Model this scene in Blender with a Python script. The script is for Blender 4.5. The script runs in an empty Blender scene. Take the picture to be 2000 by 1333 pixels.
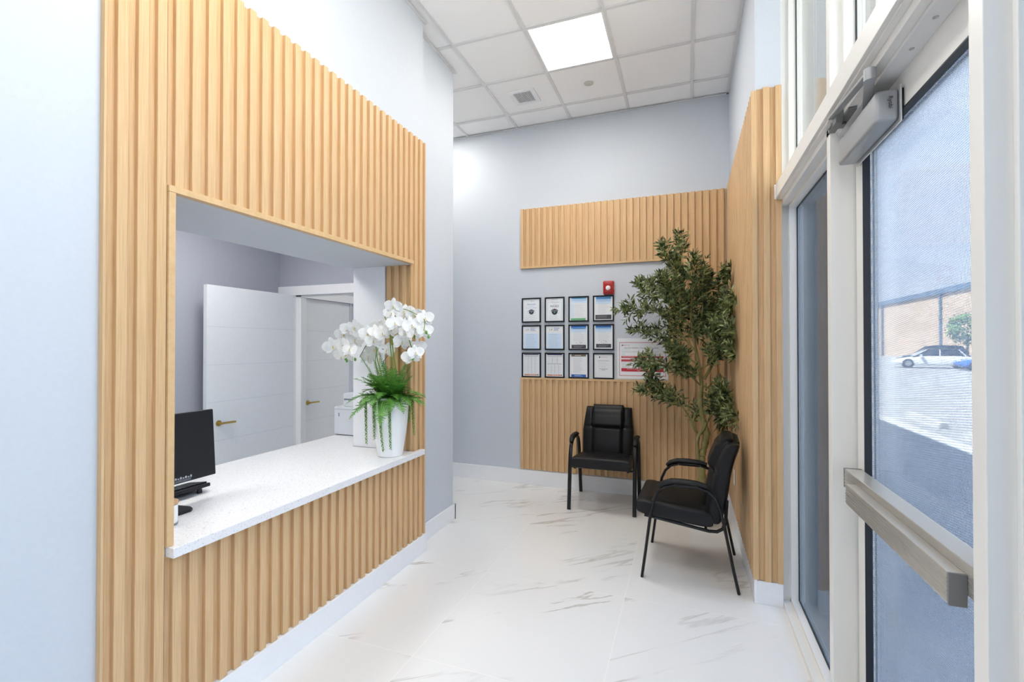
import bpy, bmesh, math, random
from mathutils import Vector, Matrix, noise
PI = math.pi
S = bpy.context.scene
COL = S.collection
# ------------------------------------------------------------------ camera, view, world, sun
cd = bpy.data.cameras.new('camera'); cam = bpy.data.objects.new('camera', cd); COL.objects.link(cam)
cd.sensor_fit = 'HORIZONTAL'; cd.sensor_width = 36.0; cd.lens = 925.0/2000*36.0
cd.clip_start = 0.05; cd.clip_end = 500
cam.location = (0, 0, 1.505)
cam.rotation_euler = (math.radians(90.53), 0, math.radians(20.2))
S.camera = cam
S.view_settings.view_transform = 'Standard'
S.view_settings.look = 'None'
S.view_settings.gamma = 1.0
S.view_settings.exposure = 0.66
S.view_settings.use_curve_mapping = False
try:
    S.cycles.use_denoising = True
    S.cycles.max_bounces = 10; S.cycles.diffuse_bounces = 6; S.cycles.transparent_max_bounces = 24
    S.cycles.sample_clamp_indirect = 6.0
    S.cycles.caustics_reflective = False; S.cycles.caustics_refractive = False
except Exception: pass
SKY = 2.3; SUN = 28.0; PANEL = 18.5; OFFICE = 14.0
w = bpy.data.worlds.new('sky'); S.world = w; w.use_nodes = True
nt = w.node_tree; nt.nodes.clear()
def N(t, **k):
    n = nt.nodes.new(t)
    for a, b in k.items():
        if a in n.inputs.keys(): n.inputs[a].default_value = b
        else: setattr(n, a, b)
    return n
tc = N('ShaderNodeTexCoord'); sx = N('ShaderNodeSeparateXYZ'); nt.links.new(tc.outputs['Generated'], sx.inputs[0])
rp = N('ShaderNodeValToRGB'); nt.links.new(sx.outputs['Z'], rp.inputs[0])
rp.color_ramp.elements[0].position = 0.0; rp.color_ramp.elements[0].color = (.95, .96, .99, 1)
rp.color_ramp.elements[1].position = .75; rp.color_ramp.elements[1].color = (.58, .74, .97, 1)
e = rp.color_ramp.elements.new(.2); e.color = (.88, .93, .99, 1)
mp = N('ShaderNodeMapping'); mp.inputs['Scale'].default_value = (2.2, 2.2, 6); nt.links.new(tc.outputs['Generated'], mp.inputs[0])
ns = N('ShaderNodeTexNoise', Scale=1.4, Detail=6.0, Roughness=.6); nt.links.new(mp.outputs[0], ns.inputs['Vector'])
cr = N('ShaderNodeValToRGB'); nt.links.new(ns.outputs[0], cr.inputs[0]); cr.color_ramp.elements[0].position = .48; cr.color_ramp.elements[1].position = .68
mx = N('ShaderNodeMixRGB'); nt.links.new(cr.outputs[0], mx.inputs[0]); nt.links.new(rp.outputs[0], mx.inputs[1]); mx.inputs[2].default_value = (1, 1, 1, 1)
bg = N('ShaderNodeBackground', Strength=SKY); nt.links.new(mx.outputs[0], bg.inputs[0])
wo = N('ShaderNodeOutputWorld'); nt.links.new(bg.outputs[0], wo.inputs[0])
sl = bpy.data.lights.new('sun', 'SUN'); sl.energy = SUN; sl.angle = math.radians(.6); sl.color = (1, .95, .87)
so = bpy.data.objects.new('sun', sl); COL.objects.link(so); so.location = (-6, -4, 12)
so.rotation_euler = Vector((1, .25, -1.77)).to_track_quat('-Z', 'Y').to_euler()

# ------------------------------------------------------------------ materials
MATS = {}
def newmat(name, col=(.8, .8, .8), rough=.5, metal=0, spec=.5, coat=0):
    m = bpy.data.materials.new(name); m.use_nodes = True
    b = m.node_tree.nodes['Principled BSDF']
    b.inputs['Base Color'].default_value = (*col, 1); b.inputs['Roughness'].default_value = rough
    b.inputs['Metallic'].default_value = metal; b.inputs['Specular IOR Level'].default_value = spec
    b.inputs['Coat Weight'].default_value = coat
    MATS[name] = m; return m
def nodes(m): return m.node_tree.nodes, m.node_tree.links, m.node_tree.nodes['Principled BSDF']
def noisecol(m, c1, c2, scale, stretch=(1, 1, 1), detail=3, lo=.3, hi=.7, bump=0, dist=.001, rot=(0, 0, 0), src='Object'):
    n, l, b = nodes(m)
    t = n.new('ShaderNodeTexCoord'); mp = n.new('ShaderNodeMapping'); mp.inputs['Scale'].default_value = stretch; mp.inputs['Rotation'].default_value = rot
    x = n.new('ShaderNodeTexNoise'); x.inputs['Scale'].default_value = scale; x.inputs['Detail'].default_value = detail
    r = n.new('ShaderNodeValToRGB'); r.color_ramp.elements[0].position = lo; r.color_ramp.elements[1].position = hi
    r.color_ramp.elements[0].color = (*c1, 1); r.color_ramp.elements[1].color = (*c2, 1)
    l.new(t.outputs[src], mp.inputs[0]); l.new(mp.outputs[0], x.inputs['Vector']); l.new(x.outputs[0], r.inputs[0]); l.new(r.outputs[0], b.inputs['Base Color'])
    if bump:
        u = n.new('ShaderNodeBump'); u.inputs['Strength'].default_value = bump; u.inputs['Distance'].default_value = dist
        l.new(x.outputs[0], u.inputs['Height']); l.new(u.outputs[0], b.inputs['Normal'])
    return m
M = MATS
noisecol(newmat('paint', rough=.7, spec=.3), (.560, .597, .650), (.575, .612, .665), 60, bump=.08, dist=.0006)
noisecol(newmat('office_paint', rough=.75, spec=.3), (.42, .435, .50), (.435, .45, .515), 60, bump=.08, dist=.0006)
noisecol(newmat('bulkhead', rough=.8, spec=.2), (.50, .51, .54), (.52, .53, .56), 60)
noisecol(newmat('white_paint', rough=.4), (.83, .84, .86), (.85, .86, .88), 40)
noisecol(newmat('door_white', rough=.38), (.74, .77, .80), (.76, .79, .82), 30)
noisecol(newmat('ceiling_tile', rough=.9, spec=.1), (.91, .91, .91), (.95, .95, .95), 900, detail=4, bump=.15, dist=.0008)
newmat('grid_metal', (.72, .72, .72), .5)
noisecol(newmat('oak', rough=.5, spec=.35), (.57, .37, .185), (.69, .47, .262), 9, (22, 22, .55), 5, .3, .7, bump=.12, dist=.0006)
noisecol(newmat('oak_trim', rough=.5, spec=.35), (.60, .40, .20), (.67, .46, .25), 9, (4, 4, 4), 4, .3, .7)
newmat('alu_white', (.80, .785, .745), .32, 0, .5)
newmat('alu_grey', (.52, .50, .46), .28, .5)
newmat('alu_cap', (.20, .20, .20), .45, .2)
newmat('silver', (.36, .37, .38), .42, .35)
newmat('silver_plate', (.6, .6, .6), .35, .4)
newmat('steel', (.55, .55, .55), .3, .9)
newmat('rubber', (.012, .014, .02), .5)
newmat('black_frame', (.006, .007, .010), .5, 0, .25)
newmat('brass', (.62, .45, .14), .28, 1)
newmat('gap', (.02, .018, .015), .8)
noisecol(newmat('leather', rough=.42, spec=.28), (.005, .005, .006), (.011, .011, .012), 260, bump=.25, dist=.0008)
newmat('black_metal', (.006, .006, .007), .35, 0, .35)
newmat('black_plastic', (.011, .011, .014), .45, 0, .35)
newmat('armpad', (.007, .007, .008), .5, 0, .3)
newmat('printer_white', (.66, .69, .73), .4)
newmat('printer_grey', (.25, .27, .30), .5)
newmat('ceramic', (.86, .86, .85), .22, 0, .5, .3)
newmat('wax_jar', (.85, .86, .87), .15, 0, .5, .4)
noisecol(newmat('wood_lid', rough=.5), (.42, .25, .13), (.55, .35, .2), 30, (1, 1, 8))
noisecol(newmat('petal', rough=.6, spec=.3), (.82, .81, .78), (.90, .90, .89), 30)
b = M['petal'].node_tree.nodes['Principled BSDF']; b.inputs['Subsurface Weight'].default_value = .15; b.inputs['Subsurface Radius'].default_value = (.01, .01, .01)
newmat('lip', (.75, .62, .22), .5)
newmat('bud', (.13, .33, .05), .5)
noisecol(newmat('stem_green', rough=.5), (.10, .20, .025), (.20, .33, .06), 30)
newmat('stem_dark', (.05, .075, .03), .55)
newmat('stake', (.42, .40, .12), .5)
noisecol(newmat('fern', rough=.55), (.035, .15, .012), (.13, .34, .04), 25, detail=2)
noisecol(newmat('vine', rough=.5), (.06, .17, .015), (.17, .34, .05), 60, detail=2)
noisecol(newmat('olive_leaf', rough=.45), (.022, .048, .012), (.27, .31, .12), 26, detail=2, lo=.40, hi=.62)
noisecol(newmat('olive_bark', rough=.8), (.16, .14, .045), (.33, .29, .12), 26, (1, 1, .4), 5, bump=.5, dist=.006)
newmat('olive_fruit', (.012, .006, .010), .25)
newmat('soil', (.05, .035, .02), .9)
newmat('alarm_red', (.42, .012, .012), .3)
newmat('lens_clear', (.8, .8, .8), .1)
newmat('paper', (.80, .82, .85), .6)
def flat(name, c, r=.6): return newmat(name, c, r)
flat('ink', (.03, .035, .05)); flat('ink_soft', (.38, .40, .45)); flat('ink_blue', (.10, .20, .42)); flat('p_blue', (.10, .33, .68)); flat('p_sky', (.42, .60, .84))
flat('p_pale', (.62, .76, .92)); flat('p_green', (.16, .45, .22)); flat('p_dark', (.06, .06, .07)); flat('p_orange', (.62, .28, .17)); flat('p_red', (.52, .03, .05)); flat('p_pinkred', (.55, .18, .24))
flat('p_teal', (.10, .42, .46)); flat('p_deepblue', (.02, .12, .45)); flat('p_cyan', (.45, .72, .80)); flat('p_navy', (.05, .05, .16)); flat('p_brown', (.2, .16, .12)); flat('sticker', (.75, .75, .75))
def emit(name, c, s):
    m = bpy.data.materials.new(name); m.use_nodes = True; n = m.node_tree.nodes; n.clear()
    o = n.new('ShaderNodeOutputMaterial'); x = n.new('ShaderNodeEmission'); x.inputs[0].default_value = (*c, 1); x.inputs[1].default_value = s
    m.node_tree.links.new(x.outputs[0], o.inputs[0]); MATS[name] = m
emit('led', (1, .96, .90), PANEL); emit('led_far', (1, .96, .90), 13.0); emit('led_office_fill', (1, .97, .93), OFFICE)
def glass(name, tint, refl, film=None):
    m = bpy.data.materials.new(name); m.use_nodes = True; n = m.node_tree.nodes; l = m.node_tree.links; n.clear()
    o = n.new('ShaderNodeOutputMaterial'); t = n.new('ShaderNodeBsdfTransparent'); t.inputs[0].default_value = (*tint, 1)
    g = n.new('ShaderNodeBsdfGlossy'); g.inputs['Roughness'].default_value = .01; g.inputs[0].default_value = (1, 1, 1, 1)
    lw = n.new('ShaderNodeLayerWeight'); lw.inputs[0].default_value = refl
    mu = n.new('ShaderNodeMath'); mu.operation = 'MULTIPLY'; l.new(lw.outputs['Fresnel'], mu.inputs[0]); mu.inputs[1].default_value = .8
    x = n.new('ShaderNodeMixShader'); l.new(mu.outputs[0], x.inputs[0]); l.new(t.outputs[0], x.inputs[1]); l.new(g.outputs[0], x.inputs[2])
    last = x
    if film:
        tc = n.new('ShaderNodeTexCoord'); mp = n.new('ShaderNodeMapping'); mp.inputs['Rotation'].default_value = (math.radians(7), 0, 0)
        wv = n.new('ShaderNodeTexWave'); wv.bands_direction = 'Z'; wv.inputs['Scale'].default_value = film[0]; wv.inputs['Distortion'].default_value = 0
        wy = n.new('ShaderNodeTexWave'); wy.bands_direction = 'Y'; wy.inputs['Scale'].default_value = film[0]
        l.new(tc.outputs['Object'], mp.inputs[0]); l.new(mp.outputs[0], wv.inputs[0]); l.new(mp.outputs[0], wy.inputs[0])
        ad = n.new('ShaderNodeMath'); ad.operation = 'MULTIPLY'; l.new(wv.outputs['Fac'], ad.inputs[0]); l.new(wy.outputs['Fac'], ad.inputs[1])
        r = n.new('ShaderNodeMapRange'); l.new(ad.outputs[0], r.inputs[0]); r.inputs[1].default_value = .15; r.inputs[2].default_value = .6
        r.inputs[3].default_value = film[1]; r.inputs[4].default_value = film[2]
        d = n.new('ShaderNodeBsdfDiffuse'); d.inputs[0].default_value = (*film[3], 1)
        y = n.new('ShaderNodeMixShader'); l.new(r.outputs[0], y.inputs[0]); l.new(x.outputs[0], y.inputs[1]); l.new(d.outputs[0], y.inputs[2]); last = y
    l.new(last.outputs[0], o.inputs[0]); MATS[name] = m
glass('glass_clear', (.97, .99, .99), .12)
glass('glass_tint', (.52, .58, .66), .12)
glass('glass_film', (.72, .76, .80), .10, (50.0, .04, .42, (.44, .56, .76)))
# marble tile floor: 0.9 m tiles, soft grey-brown veins differing tile by tile
m = newmat('marble', rough=.13, spec=.5); n, l, b = nodes(m)
tc = n.new('ShaderNodeTexCoord'); sp = n.new('ShaderNodeSeparateXYZ'); l.new(tc.outputs['Object'], sp.inputs[0])
def mth(op, a, bb=None):
    x = n.new('ShaderNodeMath'); x.operation = op
    for i, v in enumerate((a, bb)):
        if v is None: continue
        if isinstance(v, (int, float)): x.inputs[i].default_value = v
        else: l.new(v, x.inputs[i])
    return x.outputs[0]
ux = mth('DIVIDE', mth('ADD', sp.outputs[0], .35+9), .9); uy = mth('DIVIDE', mth('ADD', sp.outputs[1], -2.0+9), .9)
cx = mth('FLOOR', ux); cy = mth('FLOOR', uy)
cb = n.new('ShaderNodeCombineXYZ'); l.new(cx, cb.inputs[0]); l.new(cy, cb.inputs[1])
wn = n.new('ShaderNodeTexWhiteNoise'); wn.noise_dimensions = '3D'; l.new(cb.outputs[0], wn.inputs[0])
sc = n.new('ShaderNodeVectorMath'); sc.operation = 'SCALE'; l.new(wn.outputs['Color'], sc.inputs[0]); sc.inputs['Scale'].default_value = 30
ad = n.new('ShaderNodeVectorMath'); ad.operation = 'ADD'; l.new(tc.outputs['Object'], ad.inputs[0]); l.new(sc.outputs[0], ad.inputs[1])
mp = n.new('ShaderNodeMapping'); mp.inputs['Rotation'].default_value = (0, 0, math.radians(-38)); l.new(ad.outputs[0], mp.inputs[0])
mp2 = n.new('ShaderNodeMapping'); mp2.inputs['Scale'].default_value = (.34, 2.1, 1); l.new(mp.outputs[0], mp2.inputs[0])
n1 = n.new('ShaderNodeTexNoise'); n1.inputs['Scale'].default_value = 1.25; n1.inputs['Detail'].default_value = 7; n1.inputs['Roughness'].default_value = .55; n1.inputs['Distortion'].default_value = .35; l.new(mp2.outputs[0], n1.inputs['Vector'])
dv = mth('ABSOLUTE', mth('SUBTRACT', n1.outputs[0], .53))
r1 = n.new('ShaderNodeMapRange'); r1.interpolation_type = 'SMOOTHSTEP'; l.new(dv, r1.inputs[0]); r1.inputs[1].default_value = .0; r1.inputs[2].default_value = .017; r1.inputs[3].default_value = 1; r1.inputs[4].default_value = 0
n2 = n.new('ShaderNodeTexNoise'); n2.inputs['Scale'].default_value = 1.5; n2.inputs['Detail'].default_value = 3; l.new(mp.outputs[0], n2.inputs['Vector'])
r2 = n.new('ShaderNodeMapRange'); l.new(n2.outputs[0], r2.inputs[0]); r2.inputs[1].default_value = .47; r2.inputs[2].default_value = .62
vein = mth('MULTIPLY', r1.outputs[0], r2.outputs[0]); vein = mth('MULTIPLY', vein, .62)
mxn = n.new('ShaderNodeMixRGB'); l.new(vein, mxn.inputs[0]); mxn.inputs[1].default_value = (.79, .79, .785, 1); mxn.inputs[2].default_value = (.40, .36, .32, 1)
fx = mth('FRACT', ux); fy = mth('FRACT', uy)
def edge(f): return mth('MINIMUM', f, mth('SUBTRACT', 1.0, f))
g = mth('LESS_THAN', mth('MINIMUM', edge(fx), edge(fy)), .0019)
mg = n.new('ShaderNodeMixRGB'); l.new(g, mg.inputs[0]); l.new(mxn.outputs[0], mg.inputs[1]); mg.inputs[2].default_value = (.88, .86, .83, 1)
l.new(mg.outputs[0], b.inputs['Base Color'])
# speckled quartz
m = newmat('quartz', rough=.16, spec=.5); n, l, b = nodes(m)
tc = n.new('ShaderNodeTexCoord'); vo = n.new('ShaderNodeTexNoise'); vo.inputs['Scale'].default_value = 170; vo.inputs['Detail'].default_value = 2; l.new(tc.outputs['Object'], vo.inputs['Vector'])
r = n.new('ShaderNodeValToRGB'); l.new(vo.outputs[0], r.inputs[0]); r.color_ramp.elements[0].position = .30; r.color_ramp.elements[0].color = (.5, .5, .52, 1); r.color_ramp.elements[1].position = .40; r.color_ramp.elements[1].color = (.80, .80, .81, 1)
l.new(r.outputs[0], b.inputs['Base Color'])
# outdoors
noisecol(newmat('asphalt', rough=.9), (.25, .245, .235), (.31, .30, .285), 1.6, detail=8)
noisecol(newmat('concrete', rough=.85), (.38, .37, .35), (.46, .45, .43), 3, detail=6)
noisecol(newmat('stucco', rough=.9), (.47, .35, .235), (.53, .40, .275), .6, detail=5)
newmat('roof_trim', (.10, .14, .20), .5); newmat('line_paint', (.75, .74, .70), .7)
m = newmat('block', rough=.9); n, l, b = nodes(m)
tc = n.new('ShaderNodeTexCoord'); mp = n.new('ShaderNodeMapping'); mp.inputs['Rotation'].default_value = (math.radians(-90), 0, 0); l.new(tc.outputs['Object'], mp.inputs[0])
bk = n.new('ShaderNodeTexBrick'); l.new(mp.outputs[0], bk.inputs[0]); bk.inputs['Scale'].default_value = 1; bk.inputs['Brick Width'].default_value = .4; bk.inputs['Row Height'].default_value = .2; bk.inputs['Mortar Size'].default_value = .006
bk.inputs['Color1'].default_value = (.34, .31, .30, 1); bk.inputs['Color2'].default_value = (.44, .39, .34, 1); bk.inputs['Mortar'].default_value = (.25, .24, .24, 1)
l.new(bk.outputs[0], b.inputs['Base Color'])
newmat('car_white', (.8, .8, .8), .2, 0, .5, .6); newmat('car_dark', (.03, .035, .05), .2, 0, .5, .6); newmat('car_blue', (.05, .16, .55), .2, 0, .5, .6)
newmat('car_glass', (.02, .025, .03), .08); newmat('tyre', (.02, .02, .02), .8); newmat('rim', (.5, .5, .5), .3, .8); newmat('headlamp', (.7, .72, .75), .1)
noisecol(newmat('street_leaf', rough=.6), (.05, .12, .02), (.16, .28, .06), 2)

# ------------------------------------------------------------------ mesh helpers
class MB:
    def __init__(s): s.bm = bmesh.new(); s.sm = False
    def box(s, x0, x1, y0, y1, z0, z1, bev=0, seg=2, mat=None):
        r = bmesh.ops.create_cube(s.bm, size=1.0)
        vs = r['verts']
        for v in vs: v.co = Vector(((x0+x1)/2+v.co.x*(x1-x0), (y0+y1)/2+v.co.y*(y1-y0), (z0+z1)/2+v.co.z*(z1-z0)))
        if mat:
            for v in vs: v.co = mat @ v.co
        if bev:
            es = list({e for v in vs for e in v.link_edges})
            bmesh.ops.bevel(s.bm, geom=es, offset=bev, segments=seg, affect='EDGES', profile=.5)
        return s
    def prism(s, pts, axis, a0, a1):
        """extrude a closed 2D outline along an axis ('x','y','z')"""
        def P(p, a): return {'x': (a, p[0], p[1]), 'y': (p[0], a, p[1]), 'z': (p[0], p[1], a)}[axis]
        A = [s.bm.verts.new(P(p, a0)) for p in pts]; B = [s.bm.verts.new(P(p, a1)) for p in pts]
        s.bm.faces.new(A); s.bm.faces.new(B)
        for i in range(len(pts)): s.bm.faces.new((A[i], A[(i+1) % len(pts)], B[(i+1) % len(pts)], B[i]))
        return s
    def tube(s, pts, rad, n=10, cap=True, flat=(1, 1)):
        pts = [Vector(p) for p in pts]
        rs = rad if isinstance(rad, (list, tuple)) else [rad]*len(pts)
        rings = []; up = None
        for i, p in enumerate(pts):
            a = pts[max(i-1, 0)]; c = pts[min(i+1, len(pts)-1)]; t = (c-a).normalized()
            if up is None: up = t.orthogonal().normalized() if abs(t.x) > .9 else (Vector((1, 0, 0)) - t*t.x).normalized()
            up = (up - t*up.dot(t)).normalized(); q = t.cross(up)
            rings.append([s.bm.verts.new(p + (up*math.cos(k*2*PI/n)*flat[0] + q*math.sin(k*2*PI/n)*flat[1])*rs[i]) for k in range(n)])
        for a, c in zip(rings, rings[1:]):
            for k in range(n): s.bm.faces.new((a[k], a[(k+1) % n], c[(k+1) % n], c[k]))
        if cap: s.bm.faces.new(rings[0][::-1]); s.bm.faces.new(rings[-1])
        s.sm = True; return s
    def lathe(s, prof, n=32, c=(0, 0, 0), mat=None):
        rings = []
        for r, z in prof:
            rings.append([s.bm.verts.new((c[0]+r*math.cos(k*2*PI/n), c[1]+r*math.sin(k*2*PI/n), c[2]+z)) for k in range(n)] if r > 1e-6 else [s.bm.verts.new((c[0], c[1], c[2]+z))])
        if mat:
            for rg in rings:
                for v in rg: v.co = mat @ v.co
        for a, b2 in zip(rings, rings[1:]):
            for k in range(n):
                q = (k+1) % n
                if len(a) > 1 and len(b2) > 1: s.bm.faces.new((a[k], a[q], b2[q], b2[k]))
                elif len(a) > 1: s.bm.faces.new((a[k], a[q], b2[0]))
                elif len(b2) > 1: s.bm.faces.new((a[0], b2[q], b2[k]))
        s.sm = True; return s
    def quad(s, *p):
        s.bm.faces.new([s.bm.verts.new(x) for x in p]); return s
    def grid(s, f, nu, nv):
        V = [[s.bm.verts.new(f(i/nu, j/nv)) for j in range(nv+1)] for i in range(nu+1)]
        for i in range(nu):
            for j in range(nv): s.bm.faces.new((V[i][j], V[i+1][j], V[i+1][j+1], V[i][j+1]))
        s.sm = True; return s
    def add(s, me, mat):
        b2 = bmesh.new(); b2.from_mesh(me); b2.transform(mat); t = bpy.data.meshes.new('t'); b2.to_mesh(t); b2.free(); s.bm.from_mesh(t); bpy.data.meshes.remove(t); return s
    def build(s, name, mat, parent=None, loc=None, sharp=35, recalc=True, weld=False, bev=0):
        if weld: bmesh.ops.remove_doubles(s.bm, verts=s.bm.verts, dist=1e-5)
        if recalc: bmesh.ops.recalc_face_normals(s.bm, faces=s.bm.faces)
        me = bpy.data.meshes.new(name); s.bm.to_mesh(me); s.bm.free()
        me.materials.append(M[mat] if isinstance(mat, str) else mat)
        o = bpy.data.objects.new(name, me); COL.objects.link(o)
        if s.sm:
            me.shade_smooth() if hasattr(me, 'shade_smooth') else None
            try: me.set_sharp_from_angle(angle=math.radians(sharp))
            except Exception: pass
        if parent: o.parent = parent
        if loc: o.location = loc
        if bev:
            md = o.modifiers.new('bevel', 'BEVEL'); md.width = bev; md.segments = 2; md.limit_method = 'ANGLE'
        return o
def tag(o, label=None, cat=None, group=None, kind=None):
    if label: o['label'] = label
    if cat: o['category'] = cat
    if group: o['group'] = group
    if kind: o['kind'] = kind
    return o
def struct(o): o['kind'] = 'structure'; return o
def thing(name, label, cat, loc=(0, 0, 0), rz=0, group=None, kind=None):
    o = bpy.data.objects.new(name, None); COL.objects.link(o); o.empty_display_size = .1
    o.location = loc; o.rotation_euler = (0, 0, rz)
    return tag(o, label, cat, group, kind)
_tx = {}
def textmesh(body, size):
    k = (body, size)
    if k not in _tx:
        c = bpy.data.curves.new('t', 'FONT'); c.body = body; c.size = size; c.align_x = 'CENTER'; c.extrude = .0002
        o = bpy.data.objects.new('t', c); COL.objects.link(o)
        bpy.context.view_layer.update()
        dg = bpy.context.evaluated_depsgraph_get(); me = bpy.data.meshes.new_from_object(o.evaluated_get(dg))
        bpy.data.objects.remove(o); _tx[k] = me
    return _tx[k]
def box(name, mat, x0, x1, y0, y1, z0, z1, parent=None, bev=0): return MB().box(x0, x1, y0, y1, z0, z1, bev).build(name, mat, parent)
def arc(c, r, a0, a1, n, plane='yz', x=0):
    out = []
    for i in range(n+1):
        a = math.radians(a0+(a1-a0)*i/n); u, v = c[0]+r*math.cos(a), c[1]+r*math.sin(a)
        out.append((x, u, v))
    return out
# ------------------------------------------------------------------ room shell
ZC = 3.892; LX = -1.82; BY = 4.90; RX = .385
struct(box('floor', 'marble', -4.25, .53, -2.7, 5.0, -.05, 0))
s = MB().box(-4.25, .75, -2.7, 5.0, ZC+.012, ZC+.05)
ceiling = struct(s.build('ceiling', 'ceiling_tile'))
# T-bar grid 0.597 x 0.608 m
gx = [-1.7365+.597*k for k in range(-5, 5)]; gy = [3.364+.608*k for k in range(-10, 4)]
s = MB()
for x in gx:
    if -4.2 < x < .5: s.box(x-.012, x+.012, -2.6, BY, ZC, ZC+.011)
for y in gy:
    if -2.6 < y < BY: s.box(-4.2, .63, y-.012, y+.012, ZC-.0004, ZC+.0105)
s.build('ceiling_grid', 'grid_metal', ceiling)
# left wall: near part, pier, bulkhead over the counter opening, low wall under the counter
s = MB()
s.box(-1.95, LX, -2.6, 1.198, 0, ZC+.012)
s.box(-1.95, LX, 1.198, 2.902, 0, .723)
s.box(-2.36, LX, 1.198, 2.902, 2.075, ZC+.012)
s.box(-2.36, -1.951, -2.6, 1.198, 2.075, ZC+.012)
s.box(-2.31, LX, 2.902, 3.04, 0, ZC+.012)
struct(s.build('wall_left', 'paint'))
struct(MB().box(-2.31, -1.905, 3.041, 3.69, 0, ZC+.012).build('wall_left_far', 'paint'))
struct(MB().box(-4.1, .52, BY, 5.0, 0, ZC+.012).build('wall_back', 'paint'))
struct(MB().box(RX, .519, 3.11, BY, 0, ZC+.012).build('wall_right', 'paint'))
struct(MB().box(-4.2, .75, -2.7, -2.6, 0, ZC+.012).build('wall_behind', 'paint'))
# office behind the counter
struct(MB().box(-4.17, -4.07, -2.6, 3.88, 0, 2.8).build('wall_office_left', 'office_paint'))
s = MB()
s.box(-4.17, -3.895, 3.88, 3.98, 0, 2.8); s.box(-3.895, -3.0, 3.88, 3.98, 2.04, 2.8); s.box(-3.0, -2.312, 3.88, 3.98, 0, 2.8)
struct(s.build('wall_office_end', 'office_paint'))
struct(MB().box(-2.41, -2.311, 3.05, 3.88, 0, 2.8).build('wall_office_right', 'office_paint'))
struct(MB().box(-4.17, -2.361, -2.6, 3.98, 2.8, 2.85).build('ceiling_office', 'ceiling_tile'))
s = MB(); s.box(-4.10, -3.95, 3.99, 4.12, 0, ZC); s.box(-4.10, -3.95, 4.12, 4.86, 2.03, ZC); s.box(-4.10, -3.95, 4.86, 4.9, 0, ZC)
struct(s.build('wall_corridor', 'paint'))
# casings and baseboards
s = MB(); s.box(-4.069, -2.93, 3.862, 3.88, 2.03, 2.125); s.box(-3.90, -3.862, 3.864, 3.98, 0, 2.04); s.box(-3.862, -3.795, 3.90, 3.92, 0, 2.04); s.box(-3.0, -2.93, 3.864, 3.88, 0, 2.03)
s.box(-3.862, -3.0, 3.90, 3.98, 2.02, 2.045)
struct(s.build('trim_1', 'white_paint'))
s = MB(); s.box(-3.95, -3.93, 4.06, 4.90, 2.03, 2.12); s.box(-3.95, -3.935, 4.05, 4.12, 0, 2.03)
struct(s.build('trim_2', 'white_paint'))
struct(box('trim_lit_jamb', 'white_paint', -2.31, -2.036, 2.882, 2.9015, .7625, 2.0745))  # white panel over the wall end, imitating office light falling on it
s = MB().box(LX+.001, -1.79, .994, 3.055, 0, .130).box(LX+.001, -1.806, -2.6, .994, 0, .130).box(LX, -1.806, .98, .994, 0, .13)
struct(s.build('baseboard_left', 'white_paint', bev=.002))
struct(MB().box(-1.904, -1.886, 3.056, 3.71, 0, .128).box(-2.30, -1.886, 3.691, 3.71, 0, .128).build('baseboard_left_far', 'white_paint', bev=.002))
struct(MB().box(-3.9, .37, 4.882, BY, 0, .156).build('baseboard_back', 'white_paint', bev=.002))
struct(MB().box(.368, RX, 3.095, 4.881, 0, .140).box(.385, .519, 3.095, 3.11, 0, .134).build('baseboard_right', 'white_paint', bev=.002))
# wall angle at the ceiling
s = MB()
s.box(LX, LX+.022, -2.6, 3.06, ZC-.003, ZC); s.box(-1.905, -1.883, 3.06, 3.71, ZC-.003, ZC); s.box(RX-.022, RX, 3.088, BY, ZC-.003, ZC); s.box(-3.9, RX, BY-.022, BY, ZC-.003, ZC)
struct(s.build('trim_3', 'grid_metal'))

# ------------------------------------------------------------------ oak slat cladding
PITCH, FACE = .0645, .034
def slat_outline(a0, a1, first, d_base, d_rec, d_face):
    """outline (along, depth); faces start at first + k*PITCH"""
    pts = [(a0, d_base)]; k = math.floor((a0-first)/PITCH); a = a0
    def d_at(t): return d_face if ((t-first) % PITCH) < FACE else d_rec
    pts.append((a0, d_at(a0+1e-5)))
    ev = []
    while True:
        st = first+k*PITCH
        if st > a1: break
        for e, dn in ((st, 1), (st+FACE, 0)):
            if a0+1e-4 < e < a1-1e-4:
                if dn: ev += [(e, d_rec), (e, d_face-(.0015 if d_face > d_rec else -.0015)), (e+.0015, d_face)]
                else: ev += [(e-.0015, d_face), (e, d_face-(.0015 if d_face > d_rec else -.0015)), (e, d_rec)]
        k += 1
    pts += ev; pts.append((a1, d_at(a1-1e-5))); pts.append((a1, d_base))
    return pts
def slat_x(s, y0, y1, z0, z1, first, sgn, wall):     # slats on a wall facing +x/-x
    o = slat_outline(y0, y1, first, wall+sgn*.0005, wall+sgn*.004, wall+sgn*.022)
    s.prism([(d, a) for a, d in o], 'z', z0, z1)
def slat_y(s, x0, x1, z0, z1, first, wall):
    o = slat_outline(x0, x1, first, wall-.0005, wall-.006, wall-.024)
    s.prism(o, 'z', z0, z1)
F0 = 1.0335
t = thing('slat_cladding', 'vertical oak slat cladding around the reception counter opening', 'wall cladding', (LX, 2.0, .132))
s = MB()
for a in ((.994, 1.196, .132, 2.995), (1.196, 2.878, 2.10, 2.995), (2.878, 3.045, .132, 2.995), (1.196, 2.878, .132, .7235)): slat_x(s, a[0], a[1], a[2], a[3], F0, 1, LX)
o = s.build('slats', 'oak', t); o.location = (-LX, -2.0, -.132)
s = MB().box(LX-.07, -1.788, 1.1985, 1.2235, .7625, 2.0745).box(LX-.0, -1.788, 1.1985, 2.873, 2.0755, 2.1)
o = s.build('trim_board', 'oak_trim', t, bev=.001); o.location = (-LX, -2.0, -.132)
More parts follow.
